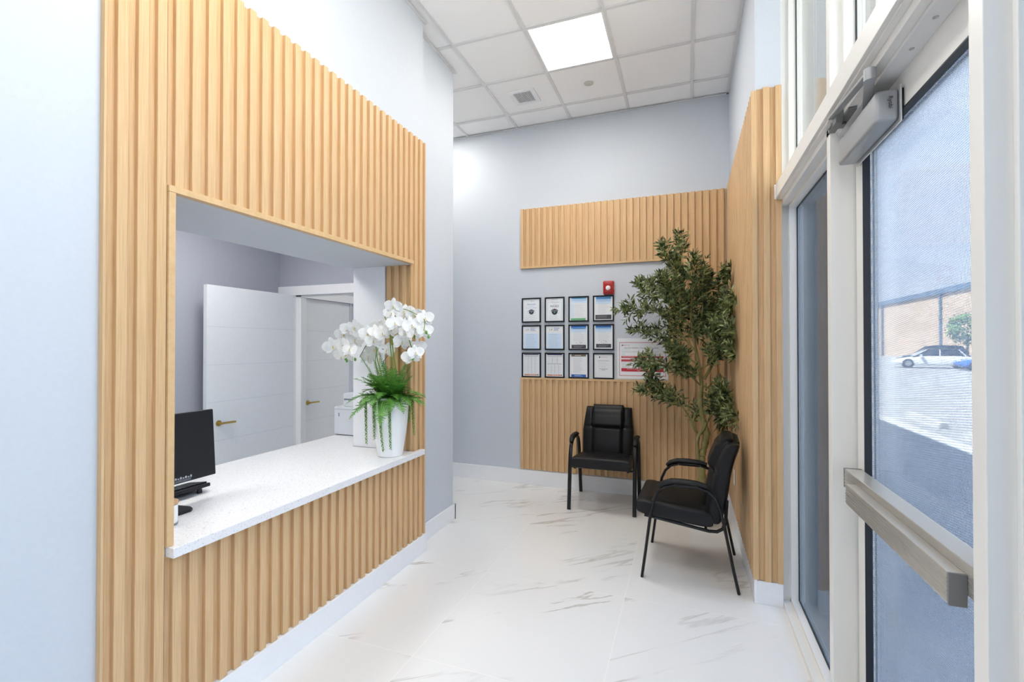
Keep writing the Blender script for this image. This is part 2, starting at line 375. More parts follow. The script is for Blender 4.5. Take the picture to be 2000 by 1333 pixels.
s = MB(); slat_y(s, -2.034, -1.822, .7625, 2.0745, -2.021, 2.9015)
o = s.build('jamb_slats', 'oak', t); o.location = (-LX, -2.0, -.132)
t = thing('slat_cladding', 'oak slat cladding on the back wall around the framed notices', 'wall cladding', (-.6, BY, .165))
s = MB()
slat_y(s, -1.695, -.165, .165, 1.137, -1.695, BY); slat_y(s, -1.695, -.165, 2.361, 2.992, -1.695, BY); slat_y(s, -.165, .36, .165, 2.992, -1.695, BY)
o = s.build('slats', 'oak', t); o.location = (.6, -BY, -.165)
for x1_, z0_, z1_ in ((-.095, 1.137, 1.158), (-.163, 2.340, 2.361)):
    o = MB().box(-1.697, x1_, BY-.026, BY-.0005, z0_, z1_).build('trim_board', 'oak_trim', t, bev=.001); o.location = (.6, -BY, -.165)
t = thing('slat_cladding', 'oak slat cladding on the right wall wrapping the corner by the door frame', 'wall cladding', (RX, 4.0, .142))
s = MB(); slat_x(s, 3.12, 4.873, .142, 3.0, 3.15, -1, RX)
s.box(.363, .392, 3.088, 3.12, .142, 3.0)
s.prism(slat_outline(.392, .520, .4235, 3.1095, 3.103, 3.087), 'z', .137, 3.012)
o = s.build('slats', 'oak', t); o.location = (-RX, -4.0, -.142)

# ------------------------------------------------------------------ storefront frame, sidelight, door
GX = .605
s = MB()
VX0, VX1 = .52, .64
verts_y = [(3.14, 3.19), (2.12, 2.165), (1.126, 1.173), (-.42, -.375), (-2.05, -2.0)]
for a, b in verts_y: s.box(VX0, VX1, a, b, .0, ZC)
s.box(VX0, VX1, -2.6, 3.19, 2.317, 2.432); s.box(VX0, VX1, -2.6, 3.19, 3.84, ZC)
for a, b in ((2.165, 3.14), (-.375, 1.126), (-2.0, -.42), (-2.6, -2.05)): s.box(VX0, VX1, a, b, 0, .028)
def stops(y0, y1, z0, z1, d=.016):
    s.box(.562, .600, y0, y0+d, z0, z1); s.box(.562, .600, y1-d, y1, z0, z1); s.box(.562, .600, y0, y1, z0, z0+d); s.box(.562, .600, y0, y1, z1-d, z1)
panes = [('window_1', 2.165, 3.14, .028, 2.317, 'glass_tint'), ('window_2', 2.165, 3.14, 2.432, 3.84, 'glass_clear'), ('window_3', 1.173, 2.12, 2.432, 3.84, 'glass_clear'),
         ('window_4', -.375, 1.126, .028, 2.317, 'glass_tint'), ('window_5', -.375, 1.126, 2.432, 3.84, 'glass_clear'), ('window_6', -2.0, -.42, .028, 2.317, 'glass_tint'), ('window_7', -2.0, -.42, 2.432, 3.84, 'glass_clear')]
for n_, y0, y1, z0, z1, g in panes: stops(y0, y1, z0, z1)
fr = struct(s.build('trim_4', 'alu_white', bev=.0015))
s = MB().box(.487, .5205, -2.6, 3.085, 2.352, 2.432).box(.50, .5205, -2.6, 3.085, 2.344, 2.352)
s.build('head_ledge', 'alu_white', fr, bev=.002)
MB().box(.481, .5205, 3.0855, 3.0885, 2.350, 2.434).build('end_cap', 'white_paint', fr)
s = MB().box(.545, .598, 1.173, 2.12, 2.304, 2.3165)
s.build('weather_strip', 'grid_metal', fr, bev=.001)
s = MB()
for y in (1.25, 1.36, 1.43, 1.56): s.lathe([(0, 0), (.006, 0), (.006, -.002), (.003, -.003), (0, -.003)], 12, (.572, y, 2.304))
s.build('screws', 'steel', fr)
for n_, y0, y1, z0, z1, g in panes:
    p = struct(MB().box(GX, GX+.006, y0+.004, y1-.004, z0+.004, z1-.004).build(n_, g))
    d = .016; q = MB()
    for a in ((y0+d, y0+d+.005, z0+d, z1-d), (y1-d-.005, y1-d, z0+d, z1-d), (y0+d, y1-d, z0+d, z0+d+.005), (y0+d, y1-d, z1-d-.005, z1-d)): q.box(.5995, .6045, *a)
    q.build('gasket', 'rubber', p)
# entrance door
DX = .600
s = MB(); y0, y1, z0, z1 = 1.180, 2.110, .012, 2.308
s.box(DX, .645, y0, 1.29, z0, z1); s.box(DX, .645, 2.04, y1, z0, z1); s.box(DX, .645, 1.29, 2.04, 2.205, z1); s.box(DX, .645, 1.29, 2.04, z0, .20)
door = struct(s.build('door_1', 'alu_white', bev=.0015))
s = MB(); s.box(DX-.0005, .622, 1.29, 1.295, .20, 2.205).box(DX-.0005, .622, 2.035, 2.0395, .20, 2.205).box(DX-.0005, .622, 1.29, 2.04, 2.2, 2.2045).box(DX-.0005, .622, 1.29, 2.04, .2005, .205)
s.build('gasket', 'rubber', door)
MB().box(.620, .626, 1.295, 2.035, .205, 2.2).build('door_glass', 'glass_film', door)
for y in (2.111, 1.174): MB().box(.606, .63, y, y+.006, 0, 2.31).build('gap_shade', 'gap', door)  # dark strips standing in for the shade in the gaps beside the leaf
pb = MB().box(.545, DX, 1.19, 2.062, .985, 1.052, .003).build('push_bar', 'alu_grey', door); pb['label'] = 'brushed metal push bar channel'
def ribs(s, xa, y0, y1, z0, z1, n):
    for k in range(n): s.box(xa-.0012, xa+.001, y0, y1, z0+(z1-z0)*(k+.5)/n-.0018, z0+(z1-z0)*(k+.5)/n+.0018)
s = MB(); ribs(s, .545, 1.19, 2.06, .99, 1.035, 4); s.build('channel_ribs', 'alu_grey', pb)
s = MB().box(.512, .5445, 1.252, 1.925, .962, 1.030, .003); ribs(s, .512, 1.252, 1.925, .966, 1.022, 6); s.build('press_pad', 'alu_grey', pb)
MB().box(.511, .5448, 1.247, 1.252, .961, 1.031, .002).build('end_cap', 'alu_cap', pb); MB().box(.543, DX, 2.062, 2.068, .983, 1.054, .002).build('end_cap', 'alu_cap', pb)
cl = MB().box(.530, .588, 1.688, 2.058, 2.168, 2.262, .010, 3); cl.sm = True; cl = cl.build('door_closer', 'silver', door); cl['label'] = 'grey box-shaped door closer with folded arm'
MB().box(.588, .5925, 1.680, 2.066, 2.160, 2.270, .002).build('back_plate', 'silver_plate', cl)
MB().box(.5925, DX, 1.69, 2.05, 2.17, 2.26).build('spacer', 'gap', cl)
# script lettering on the end of the closer
me = textmesh('Ryobi', .016)
s = MB(); s.add(me, Matrix.Translation((.562, 1.6868, 2.222)) @ Matrix.Rotation(PI/2, 4, 'X') @ Matrix.Rotation(-PI/2, 4, 'Z'))
s.build('lettering', 'ink', cl)
s = MB(); s.tube([(.556, 1.845, 2.262), (.556, 1.845, 2.288)], .013, 14); s.build('spindle', 'silver', cl)
def bar(s, p, q, wd, th):
    p, q = Vector(p), Vector(q); d = (q-p).normalized(); n_ = Vector((-d.y, d.x, 0)).normalized()*wd/2; u = Vector((0, 0, th/2))
    A = [s.bm.verts.new(c) for c in (p-n_-u, p+n_-u, p+n_+u, p-n_+u)]; B = [s.bm.verts.new(c) for c in (q-n_-u, q+n_-u, q+n_+u, q-n_+u)]
    s.bm.faces.new(A[::-1]); s.bm.faces.new(B)
    for i in range(4): s.bm.faces.new((A[i], A[(i+1) % 4], B[(i+1) % 4], B[i]))
s = MB(); bar(s, (.556, 1.845, 2.279), (.500, 1.635, 2.281), .026, .010); s.build('main_arm', 'silver', cl, bev=.002)
s = MB(); bar(s, (.500, 1.635, 2.294), (.492, 1.99, 2.322), .022, .009); s.build('forearm', 'silver', cl, bev=.002)
s = MB().tube([(.500, 1.635, 2.270), (.500, 1.635, 2.304)], .015, 16); s.build('elbow', 'silver', cl)
s = MB().box(.496, .5195, 1.95, 2.05, 2.29, 2.335).box(.49, .54, 1.99, 2.03, 2.296, 2.306).box(.52, .575, 1.90, 2.0, 2.306, 2.316); s.build('arm_bracket', 'alu_cap', cl, bev=.002)
# office doors
t = thing('door_2', None, None, (-3.87, 3.862, 0)); struct(t)
o = MB().box(-.022, .022, -.962, 0, .01, 2.03).build('door_leaf', 'door_white', t, bev=.002)
s = MB()
for z in (.33, .67, 1.01, 1.335, 1.668): s.box(.0215, .0228, -.955, -.007, z-.003, z+.003)
s.build('groove', 'printer_white', o)
def lever(par, x, y, z, sg):
    h = MB().lathe([(0, 0), (.026, 0), (.026, .006), (.010, .008), (.010, .04), (0, .04)], 20, (0, 0, 0), Matrix.Translation((x, y, z)) @ Matrix.Rotation(PI/2, 4, 'Y'))
    h.tube([(x+.038, y-.008, z), (x+.040, y+.05, z), (x+.040, y+.135, z-.002)], .0095, 10)
    return h.build('lever_handle', 'brass', par)
lever(o, .022, -.895+.045, .822, 1)
t = thing('door_3', None, None, (-3.95, 4.49, 0)); struct(t)
o = MB().box(-.05, -.008, -.368, .368, .01, 2.028).build('door_leaf', 'door_white', t, bev=.002)
s = MB()
for z in (.33, .67, 1.01, 1.335, 1.668): s.box(-.0082, -.0072, -.36, .36, z-.003, z+.003)
s.build('groove', 'printer_white', o); lever(o, -.008, -.325, .867, 1)

# ------------------------------------------------------------------ ceiling fittings
def panel(x0, y0, name, label, z=ZC, group=None, em='led'):
    t = thing(name, label, 'ceiling light', (x0+.2985, y0+.304, z), group=group)
    MB().box(-.274, .274, -.280, .280, .0005, .006).build('diffuser', em, t)
    s = MB()
    for a in ((-.287, .287, -.292, -.280), (-.287, .287, .280, .292), (-.287, -.274, -.280, .280), (.274, .287, -.280, .280)): s.box(a[0], a[1], a[2], a[3], -.001, .009)
    s.build('frame', 'white_paint', t); return t
panel(gx[6]-.597*0, 3.364, 'ceiling_light', 'square lit ceiling panel above the two black chairs') if False else panel(-1.1395, 3.364, 'ceiling_light', 'square lit ceiling panel between vent and glazed wall, fully in view')
panel(-2.9305, 3.972, 'ceiling_light', 'ceiling light panel over the corridor, mostly hidden by the wall corner', em='led_far')
for k, y in enumerate((.932,)): panel(-1.1395, y, 'ceiling_light', 'added square ceiling light panel nearer the camera, outside the view', group='added ceiling panels nearer the camera')  # unseen panel added to brighten the front of the room
for k, y in enumerate((-.892,)): panel(-.5425, y-.608, 'ceiling_light', 'added square ceiling light panel nearer the camera, outside the view', group='added ceiling panels nearer the camera')  # another added panel, behind the camera, there only for its light
for x, y in ((-3.4, .6), (-3.4, 2.2)): panel(x, y, 'ceiling_light', 'added unseen ceiling light panel brightening the office behind the counter', z=2.79, group='added office ceiling panels', em='led_office_fill')  # two panels added out of view to light the office
t = thing('air_vent', 'small white slotted air vent in the ceiling tile', 'vent', (-1.452, 4.303, ZC+.011))
s = MB()
for a in ((-.126, .126, -.126, -.092), (-.126, .126, .092, .126), (-.126, -.085, -.092, .092), (.085, .126, -.092, .092)): s.box(a[0], a[1], a[2], a[3], -.010, 0)
s.build('vent_frame', 'white_paint', t, bev=.003)
MB().box(-.085, .085, -.092, .092, -.002, -.0005).build('vent_backing', 'printer_grey', t)
s = MB()
for k in range(11):
    x = -.078+.0156*k; s.quad((x-.002, -.092, -.009), (x-.002, .092, -.009), (x+.002, .092, -.002), (x+.002, -.092, -.002))
o = s.build('louvres', 'white_paint', t, recalc=False); md = o.modifiers.new('s', 'SOLIDIFY'); md.thickness = .0015
t = thing('sprinkler_cover', 'round cream cover disc in the ceiling beside the vent', 'sprinkler cover', (-.828, 4.285, ZC+.011))
MB().lathe([(0, -.006), (.038, -.006), (.041, -.004), (.041, 0), (0, 0)], 36).build('cover_disc', flat('cream', (.62, .62, .55)), t)

# ------------------------------------------------------------------ counter and what stands on it
poly = [(-1.76, 1.203), (-1.76, 2.975), (-1.797, 2.975), (-1.797, 2.8765), (-2.3125, 2.8765), (-2.3125, 3.045), (-2.415, 3.045), (-2.415, 3.6), (-2.737, 3.6), (-2.737, .6), (-1.956, .6), (-1.956, 1.203)]
t = MB().prism(poly, 'z', .724, .762).build('countertop', 'quartz', bev=.0025)
tag(t, 'white speckled stone countertop in the oak slat opening', 'countertop')
s = MB().box(-2.72, -2.70, .62, 3.58, 0, .7235).box(-2.70, -1.96, .62, .66, 0, .7235).box(-2.70, -2.43, 3.54, 3.58, 0, .7235)
tag(s.build('desk_panel', 'white_paint'), 'white panels carrying the stone countertop from the office side', 'desk')
# printer
t = thing('printer', 'white office printer at the far end of the countertop', 'printer', (-2.75, 3.19, .762))
s = MB().prism([(0, .006), (.42, .006), (.42, .235), (0, .235)], 'y', .0, .33); s.build('body', 'printer_white', t, bev=.006)
s = MB().box(.085, .42, .01, .33, .2355, .292, .006).build('upper_body', 'printer_white', t)
s = MB().box(.088, .42, .005, .32, .302, .348, .006).build('scanner_lid', 'printer_white', t)
MB().box(.09, .415, .014, .31, .2925, .3015).build('lid_gap', 'printer_grey', t)
s = MB().box(.0, .42, -.0012, .002, .2135, .2155).build('seam', 'printer_grey', t)
MB().box(.045, .055, -.0015, .002, .155, .185).build('latch', 'printer_grey', t)
s = MB()
for k in range(11): s.box(.27, .335, -.0015, .002, .045+.0068*k, .0485+.0068*k)
s.build('vent_slots', 'black_plastic', t); MB().box(.01, .41, .012, .32, 0, .0055).build('foot_rail', 'black_plastic', t)
# monitor seen from behind, keyboard, candle
t = thing('monitor', 'black flat monitor seen from behind at the near end of the counter', 'monitor', (-2.2, 1.46, .762))
R = Matrix.Rotation(math.radians(-4), 4, 'Y')
o = MB().box(-.028, -.008, -.27, .262, .10, .425, .004, mat=R).build('screen_housing', 'black_plastic', t)
s = MB().box(-.008, .004, -.20, .06, .16, .36, .004, 3, mat=R); s.build('rear_bulge', 'black_plastic', o)
MB().box(-.0292, -.0279, -.262, .254, .112, .418, mat=R).build('screen', 'car_glass', o)
s = MB()
for k in range(9): s.box(-.0082, -.0074, .035+.012*k, .043+.012*k, .118, .124 if k % 2 else .128, mat=R)
s.box(-.0082, -.0074, .03, .135, .112, .1135, mat=R); s.box(-.0082, -.0074, .03, .135, .1065, .108, mat=R)
s.build('rating_marks', 'ink_soft', o)
s = MB().box(-.005, .03, -.19, -.11, .005, .25, .008); s.build('neck', 'black_plastic', t)
s = MB().prism([(-.055, -.25), (.105, -.23), (.125, -.20), (.125, .035), (.112, .052), (.085, .062), (-.055, .05)], 'z', .0, .012); s.build('base', 'black_plastic', t, bev=.003)
t = thing('keyboard', 'black keyboard lying tilted on the counter behind the monitor', 'keyboard', (-2.355, 1.525, .7635), 0)
R = Matrix.Rotation(math.radians(-9), 4, 'Y')
MB().box(-.075, .075, -.22, .22, .0, .018, .004, mat=Matrix.Translation((0, 0, .014)) @ Matrix.Rotation(math.radians(-8), 4, 'Y')).build('case', 'black_plastic', t)
s = MB(); R2 = Matrix.Translation((0, 0, .014)) @ Matrix.Rotation(math.radians(-8), 4, 'Y')
for i in range(5):
    for j in range(17): s.box(-.062+.0255*i, -.041+.0255*i, -.208+.0248*j, -.187+.0248*j, .0182, .0255, mat=R2)
s.build('keys', 'black_metal', t); 
for y in (-.17, .17): MB().box(.055, .066, y-.01, y+.01, 0, .02).build('tilt_foot', 'black_plastic', t)
t = thing('candle', 'white candle jar with wooden lid half hidden by the oak trim', 'candle', (-2.015, 1.352, .762))
MB().lathe([(0, .008), (.034, .008), (.036, .014), (.036, .082), (.033, .084), (0, .084)], 32).build('jar', 'wax_jar', t)
MB().lathe([(0, 0), (.034, 0), (.036, .004), (.036, .0095), (0, .0095)], 32).build('base_ring', 'printer_grey', t)
MB().lathe([(0, .085), (.035, .085), (.038, .087), (.038, .097), (.036, .099), (0, .099)], 32).build('lid', 'wood_lid', t)

# ------------------------------------------------------------------ framed notices, alarm, poster
FW, FH = .215, .267
def lines(s, y, x0, x1, zs, h=.0016, rnd=None, dash=True):
    rng = random.Random(rnd or 1)
    for z in zs:
        xe = x1-(rng.random()*.35*(x1-x0) if rnd else 0); x = x0
        while x < xe:
            L = rng.uniform(.006, .016) if dash else xe-x0
            s.box(x, min(x+L, xe), y-.0004, y, z, z+h); x += L+.0022
def txt(s, y, body, size, x, z, sx_=1):
    s.add(textmesh(body, size), Matrix.Translation((x, y, z)) @ Matrix.Rotation(PI/2, 4, 'X') @ Matrix.Diagonal((sx_, 1, 1, 1)))
YF = -.012
def frange(a, b, n): return [a+(b-a)*i/(n-1) for i in range(n)]
def mask(t, x, z, w_):
    k = w_/.05
    s = MB()
    pts = [(-.025, .012), (-.014, .018), (0, .022), (.014, .018), (.025, .012), (.023, -.004), (.015, -.018), (.005, -.023), (-.005, -.023), (-.015, -.018), (-.023, -.004)]
    s.prism([(x+a*k, z+b_*k) for a, b_ in pts], 'y', YF-.0006, YF); s.build('mask_drawing', 'ink', t)
    for sg in (-1, 1):
        s = MB(); s.tube([(x+sg*.024*k, YF-.0004, z+.010*k), (x+sg*.034*k, YF-.0004, z+.006*k), (x+sg*.036*k, YF-.0004, z-.006*k), (x+sg*.028*k, YF-.0004, z-.015*k), (x+sg*.018*k, YF-.0004, z-.014*k)], .0008, 5)
        s.build('ear_loop', 'ink', t)
    s = MB()
    for dz in (.012, .005):
        s.tube([(x-.021*k, YF-.001, z+(dz-.004)*k), (x-.010*k, YF-.001, z+dz*k), (x, YF-.001, z+(dz-.004)*k), (x+.010*k, YF-.001, z+dz*k), (x+.021*k, YF-.001, z+(dz-.004)*k)], .001, 4)
    s.build('fold_marks', 'paper', t)
    MB().prism([(x-.005*k, z-.002*k), (x+.005*k, z-.002*k), (x, z-.012*k)], 'y', YF-.0014, YF-.0007).build('teal_mark', 'p_teal', t)
def notice(ix, iz, label, draw, hh=0):
    t = thing('framed_notice', label, 'framed notice', ((-1.5745, -1.315, -1.0565, -.798)[ix], BY-.001, (1.886, 1.590, 1.293)[iz]), group='black framed notices on the back wall')
    s = MB(); e = .0135
    for a in ((-FW/2, FW/2, FH/2-e, FH/2), (-FW/2, FW/2, -FH/2, -FH/2+e), (-FW/2, -FW/2+e, -FH/2+e, FH/2-e), (FW/2-e, FW/2, -FH/2+e, FH/2-e)): s.box(a[0], a[1], -.02, 0, a[2], a[3])
    s.build('frame', 'black_frame', t, bev=.0015)
    MB().box(-FW/2+e, FW/2-e, YF, -.001, -FH/2+e, FH/2-e).build('paper', 'paper', t)
    draw(t)
def rect(t, name, mat, x0, x1, z0, z1, lvl=1): return MB().box(x0, x1, YF-.0004*lvl, YF, z0, z1).build(name, mat, t)
def grad(t, cols, x0, x1, z0, z1):
    """a printed sky-blue fade: strips of ink from strong to pale"""
    n_ = len(cols)
    for i, c in enumerate(cols): rect(t, 'colour_band', c, x0, x1, z1-(z1-z0)*(i+1)/n_, z1-(z1-z0)*i/n_)
def d00(t):
    s = MB(); txt(s, YF-.0002, 'Bienvenido', .021, 0, .058); s.build('heading', 'ink_blue', t)
    s = MB(); txt(s, YF-.0002, 'Si hace calor', .010, 0, .040); txt(s, YF-.0002, 'Por favor use su cubrebocas', .011, 0, .022); s.build('subheading', 'p_blue', t)
    mask(t, 0, -.018, .062)
    s = MB(); lines(s, YF-.0002, -.062, .062, (-.058,), rnd=3); lines(s, YF-.0002, -.03, .03, (-.066,)); lines(s, YF-.0002, -.072, .072, frange(-.078, -.106, 3), rnd=4); s.build('small_print', 'ink_soft', t)
    s = MB(); s.box(-.003, .003, YF-.0006, YF, .094, .100); lines(s, YF-.0002, .006, .03, (.096,)); s.build('logo', 'ink', t)
def d10(t):
    s = MB(); s.box(-.078, -.074, YF-.0006, YF, -.12, .080).box(.074, .078, YF-.0006, YF, -.12, .080).box(-.078, -.048, YF-.0006, YF, .077, .080).box(.048, .078, YF-.0006, YF, .077, .080)
    s.build('border_line', 'p_cyan', t)
    s = MB(); txt(s, YF-.0002, 'Welcome', .024, 0, .073, .95); txt(s, YF-.0002, 'PLEASE KEEP', .0095, 0, .056); s.build('heading', 'ink_soft', t)
    s = MB(); txt(s, YF-.0002, 'MASKS', .031, 0, .026, 1.05); s.build('title', 'ink', t)
    s = MB(); txt(s, YF-.0002, 'ON AT ALL TIMES', .0085, 0, .014); s.build('subheading', 'ink_soft', t)
    mask(t, 0, -.022, .072)
    s = MB(); lines(s, YF-.0002, -.055, .045, frange(-.062, -.108, 6), rnd=7); s.build('small_print', 'ink_soft', t)
    s = MB(); s.box(-.024, -.018, YF-.0006, YF, .103, .109); lines(s, YF-.0002, -.012, .03, (.105,)); s.build('logo', 'ink', t)
def d20(t):
    grad(t, ('p_blue', 'p_sky', 'p_sky', 'p_pale', 'p_pale'), -.075, .083, .062, .119)
    rect(t, 'title_band', 'p_teal', -.045, .055, .106, .112, 2)
    rect(t, 'side_band', 'p_pale', -.079, -.058, -.09, .06)
    rect(t, 'foot_band', 'p_green', -.082, .075, -.119, -.096)
    s = MB(); lines(s, YF-.0006, -.045, .06, (.082,)); lines(s, YF-.0002, -.06, .07, frange(.045, -.08, 12), rnd=9); s.build('small_print', 'ink_soft', t)
def d30(t):
    grad(t, ('p_blue', 'p_blue', 'p_sky', 'p_sky', 'p_pale', 'p_pale'), -.075, .078, .045, .119)
    s = MB(); lines(s, YF-.0006, -.03, .04, (.097,), h=.004); s.build('heading', 'ink_blue', t)
    rect(t, 'foot_band', 'p_dark', -.082, .082, -.112, -.066)
    s = MB(); lines(s, YF-.0008, -.07, .07, (-.080, -.090, -.100), h=.002, rnd=5); s.build('foot_text', 'ink_soft', t)
    s = MB(); lines(s, YF-.0006, -.055, .06, frange(.080, -.05, 13), rnd=11); s.build('small_print', 'ink_soft', t)
def dA(seed, hx):
    def f(t):
        s = MB(); txt(s, YF-.0002, 'LA', .034, -.045+hx, .074); s.build('logo', 'p_brown', t)
        s = MB(); lines(s, YF-.0002, -.012+hx, .05+hx, (.100, .090, .081, .072), h=.004, rnd=seed); s.build('heading', 'ink_blue', t)
        rect(t, 'tinted_area', 'p_pale', -.080+hx/2, .078, -.119, .045)
        s = MB(); lines(s, YF-.0006, -.06, .03, (.032,), h=.003); lines(s, YF-.0006, -.06, .068, frange(.02, -.105, 15), rnd=seed+1); lines(s, YF-.0002, -.07, .07, (.060,)); s.build('small_print', 'ink_soft', t)
    return f
def dB(bz, tz):
    def f(t):
        grad(t, ('p_deepblue', 'p_blue', 'p_sky', 'p_pale', 'p_pale'), -.080, .080, .052, .119)
        s = MB(); lines(s, YF-.0006, -.062, .07, (tz,), h=.005); s.build('heading', 'p_navy', t)
        s = MB(); lines(s, YF-.0006, -.055, .065, frange(tz-.018, -.035, 11), rnd=13); s.build('small_print', 'ink_soft', t)
        s = MB(); rng = random.Random(3)
        for k in range(16): x = -.045+rng.random()*.075+(.012 if k > 8 else 0); z = bz+.042+rng.random()*.03; s.box(x, x+.005, YF-.0006, YF, z, z+.004)
        s.build('group_picture', 'p_brown', t)
        rect(t, 'foot_band', 'p_dark', -.075, .078, bz, bz+.038)
        s = MB(); lines(s, YF-.0008, -.05, .05, (bz+.010, bz+.022), h=.003, rnd=5); s.build('foot_text', 'ink_soft', t)
    return f
def dC(two):
    def f(t):
        rect(t, 'head_band', 'p_navy', -.082, .082, .108, .116 if not two else .119)
        s = MB(); lines(s, YF-.0004, -.08, .08, (.094,), h=.003, dash=False)
        if two: lines(s, YF-.0004, -.08, .08, (.012,), h=.003, dash=False)
        for x in (-.041, -.001, .039): s.box(x, x+.0016, YF-.0006, YF, -.088, (.006 if two else .088))
        if two:
            for x in (-.025, .028): s.box(x, x+.0014, YF-.0006, YF, .02, .085)
        s.build('table_rules', 'ink', t)
        s = MB()
        for x in (-.078, -.037, .003, .043): lines(s, YF-.0002, x, x+.030, frange(-.085, (.0 if two else .085), 14 if two else 26), h=.0011, rnd=int(abs(x)*1000))
        if two: lines(s, YF-.0002, -.075, .075, frange(.022, .084, 9), h=.0011, rnd=4)
        s.build('small_print', 'ink_soft', t)
        rect(t, 'foot_band', 'p_orange', -.080, .060, -.114, -.097)
        s = MB(); lines(s, YF-.0008, -.03, .045, (-.108,), h=.004); s.build('foot_text', 'paper', t)
        rect(t, 'seal', 'p_brown', .066, .080, -.113, -.098)
    return f
def dD(t):
    rect(t, 'head_band', 'p_brown', -.078, .078, .095, .119)
    s = MB(); lines(s, YF-.0008, -.04, .06, (.105,), h=.006, rnd=2); s.build('heading', 'paper', t)
    s = MB(); lines(s, YF-.0002, -.055, .05, frange(.08, -.072, 17), rnd=21); s.build('small_print', 'ink_soft', t)
    rect(t, 'foot_band', 'p_deepblue', -.078, .078, -.119, -.092)
    s = MB(); lines(s, YF-.0008, -.045, .045, (-.102, -.110), h=.003, rnd=5); s.build('foot_text', 'p_pale', t)
def dE(t):
    s = MB(); s.prism([(-.045, .083), (-.033, .083), (-.033, .094), (-.039, .102), (-.045, .094)], 'y', YF-.0006, YF); s.build('logo', 'p_navy', t)
    s = MB(); txt(s, YF-.0002, 'RemCura', .016, .008, .086); s.build('logo_name', 'p_pinkred', t)
    s = MB(); lines(s, YF-.0002, -.058, .055, (.052,), h=.003); lines(s, YF-.0002, -.045, .045, (-.032,), h=.003); lines(s, YF-.0002, -.02, .015, (-.041,), h=.003); s.build('heading', 'ink', t)
    s = MB(); lines(s, YF-.0002, -.055, .055, (.034, .024, .010, -.006, -.020, -.048), rnd=6); s.build('small_print', 'ink_soft', t)
notice(0, 0, 'framed notice headed Bienvenido with a face mask drawing, top left of the rows', d00)
notice(1, 0, 'framed notice reading MASKS above a face mask drawing', d10)
notice(2, 0, 'framed blue-topped notice with a green band at its foot', d20)
notice(3, 0, 'framed blue-topped notice with dark foot band directly below the red alarm', d30)
notice(0, 1, 'framed pale blue letter below the Bienvenido mask notice', dA(31, 0))
notice(1, 1, 'framed pale blue letter below the MASKS notice', dA(47, .004))
notice(2, 1, 'framed blue-topped notice with group picture, below the green-footed one', dB(-.117, .088))
notice(3, 1, 'framed blue-topped notice with group picture, next to the wall above the poster', dB(-.108, .104))
notice(0, 2, 'framed table of four columns with an orange foot, bottom left of the rows', dC(False))
notice(1, 2, 'framed two-part table with an orange foot, second in the bottom row', dC(True))
notice(2, 2, 'framed white notice with a solid blue band at its foot', dD)
notice(3, 2, 'framed white letter with small logo, beside the red-striped poster', dE)
# poster
t = thing('poster', 'white poster with red bands and border, partly behind the olive tree', 'poster', (-.414, BY-.0008, 1.373))
PW, PH = .492, .408; YF = -.003
MB().box(-PW/2, PW/2, YF, 0, -PH/2, PH/2).build('sheet', 'paper', t)
s = MB(); a = .226; bz = .158
for r_ in ((-a, a, bz, bz+.006), (-a, a, -bz-.006-.012, -bz-.012), (-a, -a+.005, -bz-.012, bz), (a-.005, a, -bz-.012, bz)): s.box(r_[0], r_[1], YF-.0004, YF, r_[2], r_[3])
s.build('border_line', 'p_pinkred', t)
s = MB()
for z0, z1 in ((.004, .024), (-.035, -.010), (-.132, -.098)): s.box(-.205, .205, YF-.0004, YF, z0, z1)
s.build('red_band', 'p_red', t)
s = MB(); txt(s, YF-.0007, 'YOU MAY NOT CALL YOUR EMPLOYER OR DOCTOR', .0125, 0, -.111); txt(s, YF-.0007, 'YOUR EMPLOYER IS NOTIFIED', .0115, .03, -.126); lines(s, YF-.0006, -.195, -.06, (.014,), h=.003); lines(s, YF-.0006, -.2, .15, (-.032,), h=.003); s.build('band_text', 'paper', t)
s = MB(); s.box(-.2, -.19, YF-.0005, YF, .126, .140); s.build('logo', 'p_navy', t)
s = MB(); txt(s, YF-.0002, 'RemCura', .018, -.155, .128); s.build('logo_name', 'p_pinkred', t)
s = MB(); txt(s, YF-.0002, 'Important Numbers - If you find we are closed', .0175, -.01, .101); txt(s, YF-.0002, 'Open 24 hours', .0115, -.16, -.088); s.build('heading', 'ink', t)
s = MB(); lines(s, YF-.0002, -.2, -.115, (.086,), h=.002); lines(s, YF-.0002, -.2, -.03, (.070, .062), h=.002, rnd=3); lines(s, YF-.0002, .03, .2, (.070, .062, .043, .036), h=.002, rnd=5); lines(s, YF-.0002, -.2, -.165, (.045, .037), h=.002); lines(s, YF-.0002, -.2, -.07, (-.050, -.060, -.068), h=.002, rnd=8)
s.build('small_print', 'ink_soft', t)
# fire alarm
t = thing('fire_alarm', 'red fire alarm horn with clear strobe above the framed notices', 'fire alarm', (-.7425, BY-.001, 2.095))
s = MB().box(-.055, .055, -.045, 0, -.068, .068, .013, 4); s.sm = True; o = s.build('housing', 'alarm_red', t)
s = MB().box(-.036, .036, -.051, -.0455, -.052, .05, .006, 2); s.build('front_panel', 'alarm_red', t)
s = MB().lathe([(.012, 0), (.020, .002), (.024, .010), (.017, .016), (.0, .018)], 20, (0, 0, 0), Matrix.Translation((0, -.05, -.006)) @ Matrix.Rotation(PI/2, 4, 'X')); s.build('strobe_lens', 'lens_clear', t)
s = MB()
for k in range(5): s.box(.053, .0562, -.038, -.012, .028-.012*k, .033-.012*k)
s.build('sound_slots', 'sticker', t)
